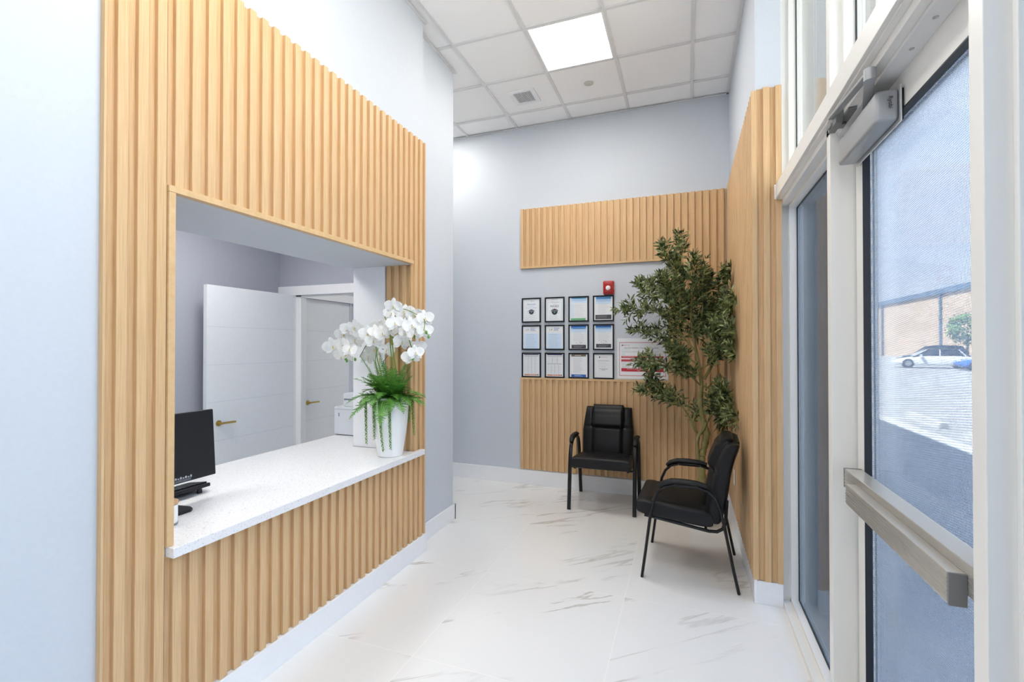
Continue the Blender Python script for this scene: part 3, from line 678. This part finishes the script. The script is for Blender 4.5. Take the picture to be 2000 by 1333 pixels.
# outlet on the right wall cladding
t = thing('wall_outlet', 'white outlet plate on the right oak cladding behind the side-on chair', 'outlet', (.3615, 4.205, .443))
MB().box(-.005, 0, -.037, .037, -.058, .058, .002).build('plate', 'white_paint', t)
for z in (-.034, .008): MB().box(-.0056, -.0045, -.016, .016, z, z+.026).build('socket', 'sticker', t)
# ------------------------------------------------------------------ guest chairs
def puff(s, f, nu=28, nv=28):
    """closed cushion: f(a, b, side) -> point, a,b in [-1,1], side +1 / -1"""
    def m(t): return math.sin((t*2-1)*PI/2)
    for side in (1, -1): s.grid(lambda u, v: f(m(u), m(v), side), nu, nv)
    s.sm = True; return s
def sup(a, p): return max(0.0, 1-abs(a)**p)**(1.0/p)
def groove(d, w_): return math.exp(-(d/w_)**2)
def make_chair(label, loc, rz):
    t = thing('guest_chair', label, 'chair', loc, rz, group='black guest chairs')
    # seat
    def seat(a, b, sd):
        x = .262*a*(1-.05*(b > 0)*b); y = -.09+.235*b
        h = sup(a, 7)*sup(b, 6)
        z0 = .452-.045*((b+1)/2)
        crown = .012*(1-a*a)*(1-b*b)
        gr = .006*groove(abs(a)-.80, .05) if b > -.55 else 0
        gr += .006*groove(b+.62, .045)
        return Vector((x, y, z0-.004+(h*(.054+crown)-gr*h if sd > 0 else -h*.060)))
    s = puff(MB(), seat, 40, 36); s.build('seat', 'leather', t, weld=True, sharp=60)
    # back
    def back(a, b, sd):
        q = (b+1)/2
        wdt = .252-.030*max(0, q-.55)/.45-.012*(1-q)
        z = .385+.50*q; x = wdt*a
        yc = .150+.120*q**1.5+.010*math.sin(q*6)
        h = sup(a, 5)*sup(b, 6 if b > 0 else 9)
        f = .064+.010*(1-a*a)+.016*math.exp(-((q-.30)/.22)**2)
        xl = .150-.012*(q < .64)
        g = .016*groove((abs(x)-xl)/1, .010)+.014*groove(q-.63, .020)
        if q > .63 and abs(x) < xl: f += .026*min(1, (q-.63)/.06)*min(1, (xl-abs(x))/.012)
        f -= .010*(abs(x) > xl)
        return Vector((x, yc+(-h*f+g*h*.9 if sd > 0 else h*.050), z+(.012 if abs(x) < xl and q > .9 else 0)*h))
    s = puff(MB(), back, 60, 64); s.build('backrest', 'leather', t, weld=True, sharp=60)
    def hrest(a, b, sd):
        q = (b+1)/2; x = (.148-.012*(1-q))*a; z = .712+.200*q; yc = .150+.125*((z-.385)/.50)**1.5-.045
        h = sup(a, 6)*sup(b, 5)
        return Vector((x, yc-.012+(-h*.036 if sd > 0 else h*.05), z))
    s = puff(MB(), hrest, 24, 20); s.build('head_cushion', 'leather', t, weld=True, sharp=60)
    for sx_ in (-1, 1):
        x = .292*sx_
        front = [(x, -.285, .001), (x, -.262, .17), (x, -.232, .40), (x, -.212, .50), (x, -.186, .560), (x, -.145, .600), (x, -.09, .617)]
        rear = [(x, .06, .617), (x, .115, .600), (x, .155, .562), (x, .180, .50), (x, .205, .40), (x, .250, .17), (x, .285, .001)]
        MB().tube(front, .0125, 12, flat=(1.4, .78)).build('leg', 'black_metal', t)
        MB().tube(rear, .0125, 12, flat=(1.4, .78)).build('leg', 'black_metal', t)
        MB().tube([(x, -.088, .617), (x, .058, .617)], .0125, 12).build('arm_rail', 'black_metal', t)
        r = [(x, -.175, .598), (x, -.150, .622), (x, -.10, .640), (x, -.03, .643), (x, .05, .640), (x, .105, .628)]
        MB().tube(r, [.016, .021, .023, .023, .022, .017], 14, flat=(1.15, .8)).build('armrest', 'armpad', t)
    s = MB()
    for sx_ in (-1, 1):
        x = .238*sx_
        s.tube([(x, -.275, .385), (x, -.25, .383), (x, .12, .335), (x, .165, .338), (x, .198, .360), (x, .214, .40), (x, .218, .46), (x, .222, .54)], .0105, 10)
        s.tube([(x, -.23, .381), (.292*sx_, -.235, .385)], .009, 8); s.tube([(x, .200, .375), (.292*sx_, .208, .385)], .009, 8)
    s.tube([(-.238, -.2, .376), (.238, -.2, .376)], .009, 8); s.tube([(-.238, .1, .338), (.238, .1, .338)], .009, 8)
    s.build('seat_frame', 'black_metal', t)
    return t
make_chair('black leather guest chair facing the camera against the oak wall', (-.727, 4.555, 0), math.radians(.8))
make_chair('black leather guest chair seen side-on, its back to the right wall', (.022, 3.478, 0), math.radians(-90-2.5))

# ------------------------------------------------------------------ orchid arrangement on the counter
rnd = random.Random(11)
OR = thing('potted_orchid', 'white orchids and ferns in a tall white vase on the countertop', 'orchid', (-1.887, 2.735, .762))
MB().lathe([(0, 0), (.080, 0), (.085, .004), (.098, .09), (.110, .17), (.119, .26), (.1225, .33), (.122, .385), (.119, .393), (.112, .393), (.112, .35), (0, .35)], 48).build('vase', 'ceramic', OR)
MB().lathe([(0, .37), (.09, .368), (.111, .355), (.111, .352), (0, .352)], 24).build('soil', 'soil', OR)
def petal_shape(s, ang, L, W, base, cup, M0, point=.0):
    """one petal as a cupped grid, growing along direction ang in the flower's plane (z forward)"""
    ca, sa = math.cos(ang), math.sin(ang)
    def f(u, v):
        r = L*u; wdt = W*math.sin(PI*min(1, (u*.93+.035)))**(.62)*(1-point*u)
        x = (v*2-1)*wdt; z = base+cup*(u*u)*L-.25*cup*(x*x)/max(W, 1e-4)+.004*math.sin(u*7+v*3)
        return M0 @ Vector((r*ca-x*sa, r*sa+x*ca, z))
    s.grid(f, 5, 4)
def flower(pos, look, size, roll=0):
    z = Vector(look).normalized(); x = Vector((0, 0, 1)).cross(z)
    x = x.normalized() if x.length > .01 else Vector((1, 0, 0)); y = z.cross(x)
    M0 = Matrix.Translation(pos) @ Matrix((x, y, z)).transposed().to_4x4() @ Matrix.Rotation(roll, 4, 'Z')
    s = MB(); k = size
    for a in (90, 222, 318): petal_shape(s, math.radians(a), .46*k, .15*k, -.002, -.10, M0, .15)
    for a in (12, 168): petal_shape(s, math.radians(a), .50*k, .27*k, .003, .10, M0)
    o = s.build('blossom', 'petal', OR, recalc=False)
    s = MB(); petal_shape(s, math.radians(270), .13*k, .035*k, .008, .9, M0); petal_shape(s, math.radians(90), .05*k, .025*k, .008, 1.2, M0)
    s.build('lip', 'lip', o, recalc=False)
FL = [(-.364,.822),(-.293,.856),(-.412,.739),(-.406,.671),(-.328,.739),(-.275,.778),(-.234,.657),(-.188,.821),(-.171,.715),(-.131,.863),(-.263,.71),(-.223,.865),(-.086,.773),(-.063,.834),(-.019,.82),(-.31,.681),(-.12,.82),(-.03,.957),(-.019,.895),(.047,.852),(.096,.888),(-.024,.711),(.097,.767),(.091,1.0),(.118,.962),(.182,.947),(.261,.922),(.198,.873),(.156,.901),(.22,.831),(.267,.84),(.177,.73),(.215,.694),(.178,.67),(.167,.823),(.08,.861)]
toward = Vector((1.887, -2.735, .0)).normalized()
for i, (x, z) in enumerate(FL):
    y = rnd.uniform(-.10, .06); k = 1-(.0+y)/2.9*0
    lk = Vector((toward.x, toward.y, 0))+Vector((rnd.uniform(-.55, .55)+(-.35 if x < -.25 else .25 if x > .2 else 0), rnd.uniform(-.3, .5), rnd.uniform(-.35, .30)))
    flower(Vector((x, y, z)), lk, rnd.uniform(.118, .142), rnd.uniform(-.3, .3))
ST = [('stem_green', .0035, [(-.062,.37),(-.079,.54),(-.091,.635),(-.097,.73),(-.12,.825),(-.188,.862)]), ('stem_dark', .0025, [(-.188,.862),(-.27,.835),(-.317,.788),(-.376,.729),(-.394,.671)]),
      ('stem_green', .0035, [(.012,.37),(.015,.542),(.02,.768),(.025,.908),(.053,.962)]), ('stem_green', .0025, [(.053,.962),(.113,.985),(.198,.955),(.261,.913),(.277,.84)]),
      ('stem_green', .0035, [(.045,.37),(.048,.543),(.037,.768),(.08,.819),(.145,.804),(.172,.749),(.188,.675)]), ('stem_green', .003, [(-.05,.37),(-.096,.5),(-.11,.62),(-.085,.72),(-.052,.74)]),
      ('stem_green', .003, [(.02,.768),(-.008,.862),(-.03,.938)]), ('stem_dark', .002, [(-.055,.72),(-.02,.69),(-.045,.62),(-.02,.56)]), ('stem_dark', .002, [(-.12,.80),(-.15,.76),(-.20,.74),(-.23,.66)]), ('stem_dark', .002, [(-.30,.80),(-.33,.76),(-.40,.72)])]
for mt, r, pts in ST:
    P3 = [Vector((x, -.01+.02*math.sin(i*2.1+x*9), z)) for i, (x, z) in enumerate(pts)]
    q = []
    for i in range(len(P3)-1):
        p0 = P3[max(i-1, 0)]; p1 = P3[i]; p2 = P3[i+1]; p3 = P3[min(i+2, len(P3)-1)]
        for k in range(5):
            u = k/5; q.append(.5*((2*p1)+(p2-p0)*u+(2*p0-5*p1+4*p2-p3)*u*u+(3*p1-p0-3*p2+p3)*u**3))
    q.append(P3[-1]); MB().tube(q, r, 7).build('stem', mt, OR)
for x, z in ((.018, .77), (-.090, .66), (.052, .72)): MB().tube([(x-.004, .004, .37), (x, .004, z)], .0022, 6).build('stake', 'stake', OR)
for i, (x, z, y) in enumerate(((-.372, .648, 0), (-.345, .635, -.02), (.285, .828, -.01), (.195, .655, -.03), (.29, .80, .01), (-.29, .645, .0), (.18, .80, .02))):
    MB().lathe([(0, -.014), (.007, -.008), (.009, 0), (.006, .009), (0, .014)], 10, (x, y, z)).build('bud', 'bud', OR)
# fern fronds
def frond(a, L, rise, droop, seed, z0=.385):
    rg = random.Random(seed); s = MB(); n_ = 22; ca, sa = math.cos(a), math.sin(a)
    def P(u):
        r = .03+L*u*(1-.12*u); return Vector((ca*r, sa*r, z0+rise*u-droop*u*u))
    s.tube([P(i/10) for i in range(11)], [.0022-.0015*i/10 for i in range(11)], 5)
    for i in range(2, n_+1):
        u = i/n_; p = P(u); t_ = (P(min(1, u+.03))-P(u-.03)).normalized(); side = t_.cross(Vector((0, 0, 1))).normalized()
        ll = L*.34*math.sin(PI*(.12+.86*u))**.8*(1.05-.45*u)
        for sg in (-1, 1):
            d = (side*sg+t_*.45+Vector((0, 0, rg.uniform(-.12, .2)))).normalized(); nn = d.cross(t_).normalized(); wv = d.cross(nn)
            m_ = 5; wd = L*.026
            for k in range(m_):       # small pinnules on each leaflet
                b0 = p+d*ll*(k/m_); b1 = p+d*ll*((k+1)/m_)
                w2 = wd*(1.15-.8*k/m_)
                s.quad(b0, b0+wv*w2*1.25+d*ll*.10, b1+wv*w2*.35, b1)
                s.quad(b0, b1, b1-wv*w2*.35, b0-wv*w2*1.25+d*ll*.10)
    s.sm = False
    s.build('fern_frond', 'fern', OR, recalc=False)
for i in range(60):
    a = i*2.399+.3; ring = i/60
    L = (.15+.12*rnd.random())*(.8+.4*ring); rise = .24*(1-ring)**1.3+.08+rnd.uniform(-.04, .06); droop = .04+.13*ring+rnd.uniform(0, .05)
    if math.sin(a) > .35: L = min(L, .13)         # the oak jamb stands close behind
    frond(a, L, rise, droop, i)
# trailing vines
def vine(x, y, L, cur, seed):
    rg = random.Random(seed); s = MB(); d = Vector((x, y, 0)).normalized(); pts = []
    for i in range(16):
        u = i/15; r = Vector((x, y, 0)).length
        if u < .12: p = d*(r*(.8+.22*u/.12))+Vector((0, 0, .395+.006*math.sin(u/.12*PI)))
        else: p = d*(r*1.02+.004-.006*u)+Vector((cur[0]*u*u, cur[1]*u*u, .395-L*(u-.12)/.88))
        pts.append(p)
    s.tube(pts, .0012, 5)
    for k in range(int(L*230)):
        u = .1+.9*k/(L*230); f = u*15; i = min(14, int(f)); p = pts[i].lerp(pts[i+1], f-i)
        an = k*2.4; r_ = .0068*(1.15-.5*u); q = p+Vector((math.cos(an), math.sin(an), 0))*.0062+d*.003
        c = bmesh.ops.create_icosphere(s.bm, subdivisions=1, radius=r_*1.15, matrix=Matrix.Translation(q) @ Matrix.Rotation(an, 4, 'Z') @ Matrix.Diagonal((.5, 1, .75, 1)))
    s.build('trailing_vine', 'vine', OR, recalc=False)
vd = Vector((toward.x, toward.y, 0)); vr = Vector((-vd.y, vd.x, 0))
def onrim(off): 
    r = .122; c = math.sqrt(max(0, r*r-off*off)); return vr*off+vd*c
for off, L, cur, sd in ((-.098, .275, (0, 0), 1), (-.066, .345, (.03, 0), 2), (-.005, .335, (.01, 0), 3)):
    p = onrim(off); vine(p.x, p.y, L, cur, sd)
p = vr*-.150+vd*.01; vine(p.x, p.y, .315, (0, 0), 4)
p = vr*.140-vd*.01; vine(p.x, p.y, .27, (.02, .0), 5)
p = vr*.122-vd*.0; vine(p.x, p.y, .18, (.0, .0), 6)
# ------------------------------------------------------------------ artificial olive tree
TREE = [
[(-0.001,0.0,0.539),(0.002,0.0,0.583),(0.023,0.0,0.671),(0.04,0.0,0.759),(0.021,0.0,0.845),(0.001,0.0,0.931),(-0.013,0.0,1.018),(-0.006,0.0,1.091),(0.001,0.0,1.164)],
[(0.001,0.0,1.164),(-0.018,0.01,1.338),(-0.058,0.02,1.544),(-0.085,0.029,1.751),(-0.126,0.039,1.961),(-0.161,0.049,2.158),(-0.184,0.059,2.417)],
[(-0.058,0.02,1.544),(-0.002,0.058,1.721),(0.014,0.096,1.902),(0.009,0.135,2.132)],
[(0.022,0.0,1.223),(0.077,0.034,1.324),(0.14,0.068,1.455),(0.19,0.101,1.602),(0.225,0.028,1.744),(0.225,-0.483,1.829)],
[(0.14,0.068,1.455),(0.164,0.117,1.662),(0.155,0.166,1.859),(0.2,0.214,2.012),(0.225,-0.07,2.112)],
[(-0.045,0.0,1.455),(-0.141,0.027,1.574),(-0.24,0.053,1.695),(-0.386,0.08,1.806),(-0.538,0.107,1.82),(-0.664,0.134,1.825)],
[(-0.086,0.0,1.661),(-0.183,0.063,1.8),(-0.3,0.125,1.915),(-0.453,0.188,1.973),(-0.52,0.25,2.031)],
[(-0.126,0.0,1.898),(-0.233,-0.161,1.987),(-0.381,-0.321,1.996)],
[(-0.147,0.0,2.047),(-0.237,-0.021,2.197),(-0.292,-0.042,2.315)],
[(-0.018,0.01,1.338),(-0.142,0.073,1.424),(-0.258,0.137,1.53),(-0.394,0.2,1.609),(-0.553,0.264,1.628)],
[(-0.028,0.0,0.595),(-0.034,0.009,0.68),(-0.027,0.019,0.737),(-0.074,0.028,0.821),(-0.102,0.038,0.892),(-0.157,0.047,0.977),(-0.257,0.057,1.062),(-0.387,0.066,1.178),(-0.484,0.075,1.345)],
[(-0.157,0.047,0.977),(-0.244,0.11,0.996),(-0.364,0.173,1.046),(-0.49,0.237,1.099)],
[(-0.115,0.0,1.22),(-0.237,-0.089,1.31),(-0.344,-0.178,1.355),(-0.448,-0.268,1.371)],
[(-0.027,0.019,0.737),(0.021,0.007,0.786),(0.054,-0.005,0.877),(0.114,-0.016,0.953),(0.191,-0.028,0.945),(0.225,-0.571,0.995)],
[(0.054,-0.005,0.877),(0.097,-0.094,1.047),(0.143,-0.182,1.155)],
[(0.183,0.0,1.571),(0.225,-0.118,1.486),(0.225,-0.401,1.429)],
[(-0.068,0.0,0.811),(-0.061,0.014,0.868),(-0.06,0.027,0.939)],
[(0.164,0.117,1.662),(0.225,-0.126,1.652),(0.225,-0.473,1.589)],
[(-0.005,0.0,1.164),(-0.074,-0.067,1.24),(-0.141,-0.134,1.342),(-0.194,-0.201,1.457)],
[(-0.085,0.029,1.751),(-0.072,-0.066,1.962),(-0.065,-0.161,2.178)],
[(0.19,0.101,1.602),(0.084,0.149,1.724),(0.045,0.198,1.91),(0.09,0.246,2.067)],
[(0.114,-0.016,0.953),(0.145,0.067,0.871),(0.191,0.15,0.824)],
[(-0.005,0.0,1.31),(0.072,-0.079,1.372),(0.108,-0.159,1.486),(0.079,-0.238,1.65)],
[(-0.1,0.0,1.602),(-0.03,0.057,1.603),(0.055,0.113,1.633),(0.085,0.17,1.786)],
[(-0.141,0.0,1.75),(-0.221,-0.126,1.817),(-0.271,-0.251,2.021)],
[(0.022,0.0,1.165),(0.076,0.018,1.121),(0.157,0.037,1.021),(0.225,-0.246,1.043)]
]
rnd = random.Random(21)
OT = thing('olive_tree', 'tall potted olive tree with black olives in the oak corner', 'tree', (.12, 4.3, 0))
MB().lathe([(0, 0), (.085, 0), (.09, .004), (.105, .15), (.108, .155), (.098, .155), (.096, .135), (0, .135)], 36).build('plant_pot', 'ceramic', OT)
MB().lathe([(0, .1445), (.06, .142), (.0955, .137), (.0955, .1355), (0, .1355)], 24).build('soil', 'soil', OT)
def smooth(P3, n_=6):
    q = []
    for i in range(len(P3)-1):
        p0 = P3[max(i-1, 0)]; p1 = P3[i]; p2 = P3[i+1]; p3 = P3[min(i+2, len(P3)-1)]
        for k in range(n_):
            u = k/n_; q.append(.5*((2*p1)+(p2-p0)*u+(2*p0-5*p1+4*p2-p3)*u*u+(3*p1-p0-3*p2+p3)*u**3))
    q.append(P3[-1]); return q
leaves = MB(); twigs = MB(); fruit = []
def leaf(p, d, L):
    d = d.normalized(); up = Vector((rnd.uniform(-1, 1), rnd.uniform(-1, 1), rnd.uniform(.2, 1))); sd = d.cross(up)
    if sd.length < .05: return
    sd.normalize(); nn = sd.cross(d); wd = L*.125; cv = -nn*L*rnd.uniform(.0, .16)
    a = p; b_ = p+d*L*.30+cv*.2; c = p+d*L*.65+cv*.55; e_ = p+d*L+cv
    bm = leaves.bm; v = [bm.verts.new(x) for x in (a, b_+sd*wd+nn*wd*.3, b_, b_-sd*wd+nn*wd*.3, c+sd*wd*.85+nn*wd*.25, c, c-sd*wd*.85+nn*wd*.25, e_)]
    for f in ((0, 2, 1), (0, 3, 2), (1, 2, 5, 4), (2, 3, 6, 5), (4, 5, 7), (5, 6, 7)): bm.faces.new([v[i] for i in f])
def okp(p):      # keep clear of the two walls
    return p.x < .225 and p.y < .555
def twig(p, d, L, nl):
    d = d.normalized(); pts = [p]; q = p.copy(); dd = d.copy()
    for k in range(5):
        dd = (dd+Vector((rnd.uniform(-.22, .22), rnd.uniform(-.22, .22), rnd.uniform(-.10, .22)))).normalized(); q = q+dd*L/5
        if not okp(q): dd.x = -abs(dd.x) if q.x > .2 else dd.x; dd.y = -abs(dd.y) if q.y > .5 else dd.y; q = pts[-1]+dd*L/5
        pts.append(q)
    twigs.tube(pts, [.0022, .002, .0018, .0014, .001, .0007], 5)
    for k in range(nl):
        u = (k+.6)/nl*5; i = min(4, int(u)); a = pts[i].lerp(pts[i+1], u-i); t_ = (pts[i+1]-pts[i]).normalized()
        sd = t_.orthogonal().normalized(); sd = Matrix.Rotation(k*1.9+rnd.random(), 3, t_) @ sd
        for sg in (-1, 1): 
            LL = rnd.uniform(.048, .080)
            e_ = (sd*sg+t_*rnd.uniform(.5, 1.1)).normalized()
            if okp(a+e_*LL): leaf(a, e_, LL)
    leaf(pts[-1], pts[-1]-pts[-2], .05)
    if rnd.random() < .16 and L > .07: fruit.append(pts[rnd.choice((2, 3, 4))]+Vector((rnd.uniform(-.008, .008), rnd.uniform(-.012, .0), -.018)))
trunk = [Vector((.003, 0, .137)), Vector((-.006, 0, .25)), Vector((.004, 0, .36)), Vector((.0, 0, .46))]+[Vector(p) for p in TREE[0]]
q = smooth(trunk, 8)
rad = [(.034-.018*i/len(q))*(1+.10*math.sin(i*.8)+.07*math.sin(i*1.9+1)) for i in range(len(q))]
MB().tube(q, rad, 14).build('trunk', 'olive_bark', OT)
q = smooth([Vector((-.004, -.012, .48)), Vector((-.03, -.02, .56)), Vector((-.034, -.01, .66)), Vector((-.028, 0, .74)), Vector((.01, -.022, .80)), Vector((.035, -.012, .86))], 8)
MB().tube(q, [.015-.004*i/len(q)+.0015*math.sin(i) for i in range(len(q))], 10).build('branch', 'olive_bark', OT)
for bi, br in enumerate(TREE[1:]):
    pts = smooth([Vector(p) for p in br], 6); n_ = len(pts)
    r0 = .013 if bi in (0, 2, 9) else .007
    MB().tube(pts, [max(.0015, r0*(1-i/n_)+.0012) for i in range(n_)], 8).build('branch', 'olive_bark', OT)
    tot = sum((b_-a).length for a, b_ in zip(pts, pts[1:])); acc = 0; nxt = .0
    low = bi in (9, 12)
    for i in range(1, n_):
        a, b_ = pts[i-1], pts[i]; seg = (b_-a).length; t_ = (b_-a).normalized()
        while nxt < acc+seg:
            u = nxt/tot; p = a.lerp(b_, (nxt-acc)/seg)
            if u > (.45 if bi == 9 else .28 if low or bi in (0, 2) else .12) and p.z > .80 and not (p.x > .17 and rnd.random() < .45):
                sd = t_.orthogonal().normalized(); sd = Matrix.Rotation(rnd.random()*6.28, 3, t_) @ sd
                dr = (sd*1.0+t_*.9+Vector((0, 0, .25))).normalized()
                twig(p, dr, rnd.uniform(.06, .17)*(1.15-.35*u), rnd.choice((5, 6, 7, 8)))
            nxt += .022
        acc += seg
    twig(pts[-1], pts[-1]-pts[-2], .08, 7)
tag(twigs.build('twigs', 'stem_green', OT, recalc=False), kind='stuff')
leaves.sm = False
tag(leaves.build('foliage', 'olive_leaf', OT, recalc=False), kind='stuff')
f0 = MB().lathe([(0, -.013), (.006, -.010), (.0095, -.002), (.0085, .006), (.004, .012), (0, .013)], 12).build('olive', 'olive_fruit', OT)
rnd.shuffle(fruit); fruit = fruit[:44]
f0.location = fruit[0]
for p in fruit[1:]:
    c = f0.copy(); COL.objects.link(c); c.parent = OT; c.location = p; c.rotation_euler = (rnd.uniform(-.5, .5), rnd.uniform(-.5, .5), 0)

# ------------------------------------------------------------------ outdoors
struct(MB().box(.64, 140, -60, 160, -.30, -.15).build('parking_lot', 'asphalt'))
struct(MB().box(.64, 4.05, -30, 40, -.15, -.03).box(.53, .64, -2.7, 3.2, -.05, 0).build('sidewalk', 'concrete'))
struct(MB().box(.64, 1.11, 3.52, 3.92, -.03, 4.6).build('wall_pier', 'block'))
s = MB(); s.box(.521, .76, 3.191, 3.52, -.03, 4.6); s.box(.521, .80, 3.93, 40, -.03, 4.6); s.box(.521, .80, -25, -2.61, -.03, 4.6); s.box(.53, .76, -2.6, 3.19, 3.93, 4.6)
struct(s.build('wall_front', 'concrete'))
struct(MB().box(-14, .90, -25, 40, 4.6, 5.05).build('roof', 'concrete'))
struct(MB().box(-14, -13.8, -25, 40, -.15, 4.6).box(-4.35, -4.25, -2.7, 5.0, -.15, 4.6).build('wall_rear', 'concrete'))
s = MB()
for k in range(9): s.box(17.0, 22.0, 30+2.8*k, 30.1+2.8*k, -.15, -.146)
struct(s.build('parking_line', 'line_paint'))
for i, (x, y, r) in enumerate(((4.75, 9.7, 8), (4.8, 12.6, -3))):
    t = MB().prism([(-.09, 0), (.09, 0), (.055, .12), (-.055, .12)], 'x', -.9, .9).build('wheel_stop', 'concrete', loc=(x, y, -.15)); t.rotation_euler.z = math.radians(90+r)
    tag(t, ('concrete wheel stop at the shadow edge, nearer one seen through the door glass', 'concrete wheel stop at the shadow edge, farther one seen through the door glass')[i], 'wheel stop')
WB = thing('warehouse', 'long tan warehouse with dark roof edge across the parking lot', 'building', (30, 80, -.15))
MB().box(0, 14, -55, 70, 0, 8.1).build('wall', 'stucco', WB)
MB().box(-.25, 14, -55, 70, 8.1, 8.75).build('roof_edge', 'roof_trim', WB)
for y in (-31, -18.6, -5.84, 12.84, 25.3): MB().box(-.22, -.02, y-.16, y+.16, 0, 8.1).build('downspout', 'roof_trim', WB)
def car(name, label, paint, loc, rz, suv=False):
    t = thing(name, label, 'car', loc, rz)
    H = 1.68 if suv else 1.42; belt = .98 if suv else .88
    # stations along x: (x, bottom, top of body, half width)
    st = [(-2.35, .42, .62, .62), (-2.28, .28, .80, .80), (-1.9, .22, belt-.02, .88), (-1.2, .20, belt+.02, .90), (0, .20, belt, .91), (.9, .20, belt-.03, .90), (1.5, .20, belt-.14, .88), (2.05, .24, belt-.24, .82), (2.30, .32, .62, .70), (2.36, .40, .55, .60)]
    def sec(x, z0, z1, w_): return [(x, -w_*.92, z0), (x, -w_, z0+.12), (x, -w_, (z0+z1)/2), (x, -w_*.93, z1-.05), (x, -w_*.80, z1), (x, w_*.80, z1), (x, w_*.93, z1-.05), (x, w_, (z0+z1)/2), (x, w_, z0+.12), (x, w_*.92, z0)]
    def loft(secs):
        s = MB(); R_ = [[s.bm.verts.new(p) for p in q_] for q_ in secs]
        for a, b_ in zip(R_, R_[1:]):
            for k in range(len(a)): s.bm.faces.new((a[k], a[(k+1) % len(a)], b_[(k+1) % len(a)], b_[k]))
        s.bm.faces.new(R_[0][::-1]); s.bm.faces.new(R_[-1]); s.sm = True; return s
    loft([sec(*q_) for q_ in st]).build('body', paint, t, sharp=30)
    xb = -2.15 if suv else -1.75; b0 = belt-.06
    cab = [(xb, b0, b0+.04, .74), (xb+.35, b0, H-.10, .66), (xb+.75, b0, H-.03, .64), (-.2, b0, H-.02, .64), (.35, b0, H-.09, .63), (1.15, b0, b0+.05, .74)]
    loft([[(x, -w_*1.12, z0), (x, -w_, z1-.03), (x, -w_*.85, z1), (x, w_*.85, z1), (x, w_, z1-.03), (x, w_*1.12, z0)] for x, z0, z1, w_ in cab]).build('windows', 'car_glass', t, sharp=30)
    s = MB(); s.grid(lambda u, v: Vector((xb+.38+(.33-xb-.38)*u, (v*2-1)*.60, H-.075+.075*math.sin(PI*(.15+.7*u)))), 8, 6); s.build('roof_panel', paint, t)
    s = MB()
    for sg in (-1, 1):
        for x0_, z0_, x1_, z1_ in ((1.10, b0+.04, .36, H-.08), (-.35, b0, -.35, H-.05), (xb+.02, b0+.04, xb+.40, H-.09)): s.tube([(x0_, sg*.76*(1 if z0_ < 1.1 else 1), z0_+.02), (x1_, sg*.62, z1_)], .035, 6)
    s.build('pillars', paint, t)
    for sg in (-1, 1):
        for x in (-1.42, 1.42):
            wl = MB().lathe([(0, -.11), (.30, -.11), (.335, -.08), (.335, .08), (.30, .11), (0, .11)], 24, mat=Matrix.Translation((x, sg*.80, .335)) @ Matrix.Rotation(PI/2, 4, 'X')).build('wheel', 'tyre', t)
            MB().lathe([(0, -.125), (.20, -.125), (.21, -.11), (.21, .11), (.20, .125), (0, .125)], 16, mat=Matrix.Translation((x, sg*.80, .335)) @ Matrix.Rotation(PI/2, 4, 'X')).build('hubcap', 'rim', wl)
        MB().box(2.10, 2.30, sg*.60-.14, sg*.60+.14, .58, .70, .03).build('headlamp', 'headlamp', t)
        MB().box(.62, .80, sg*.98-.10, sg*.98+.10, belt-.02, belt+.12, .03).build('side_mirror', paint, t)
    return t
FWD = math.radians(-195)
car('car', 'white sedan facing left in the lot beyond the door glass', 'car_white', (16.9, 43.2, -.15), math.radians(165), False)
car('car', 'dark vehicle parked behind the white sedan, seen through the door', 'car_dark', (19.8, 50.5, -.15), math.radians(166), True)
car('car', 'blue car at the right edge of the door glass', 'car_blue', (19.2, 39.6, -.15), math.radians(165), False)
t = thing('street_tree', 'green tree before the warehouse at the right edge of the door glass', 'tree', (24.5, 56.0, -.15))
MB().tube([(0, 0, 0), (.05, 0, 1.2), (.1, .1, 2.6)], [.14, .11, .08], 10).build('trunk', 'olive_bark', t)
s = MB(); rg = random.Random(4)
for k in range(900):
    u = Vector((rg.gauss(0, 1), rg.gauss(0, 1), rg.gauss(0, 1))).normalized()*(.55+.45*rg.random()); p = Vector((u.x*1.5, u.y*1.5, 3.2+u.z*1.6))
    a = Vector((rg.uniform(-1, 1), rg.uniform(-1, 1), rg.uniform(-1, 1))).normalized()*.17; b_ = a.orthogonal().normalized()*.10
    s.quad(p-a, p-b_, p+a, p+b_)
tag(s.build('foliage', 'street_leaf', t, recalc=False), kind='stuff')
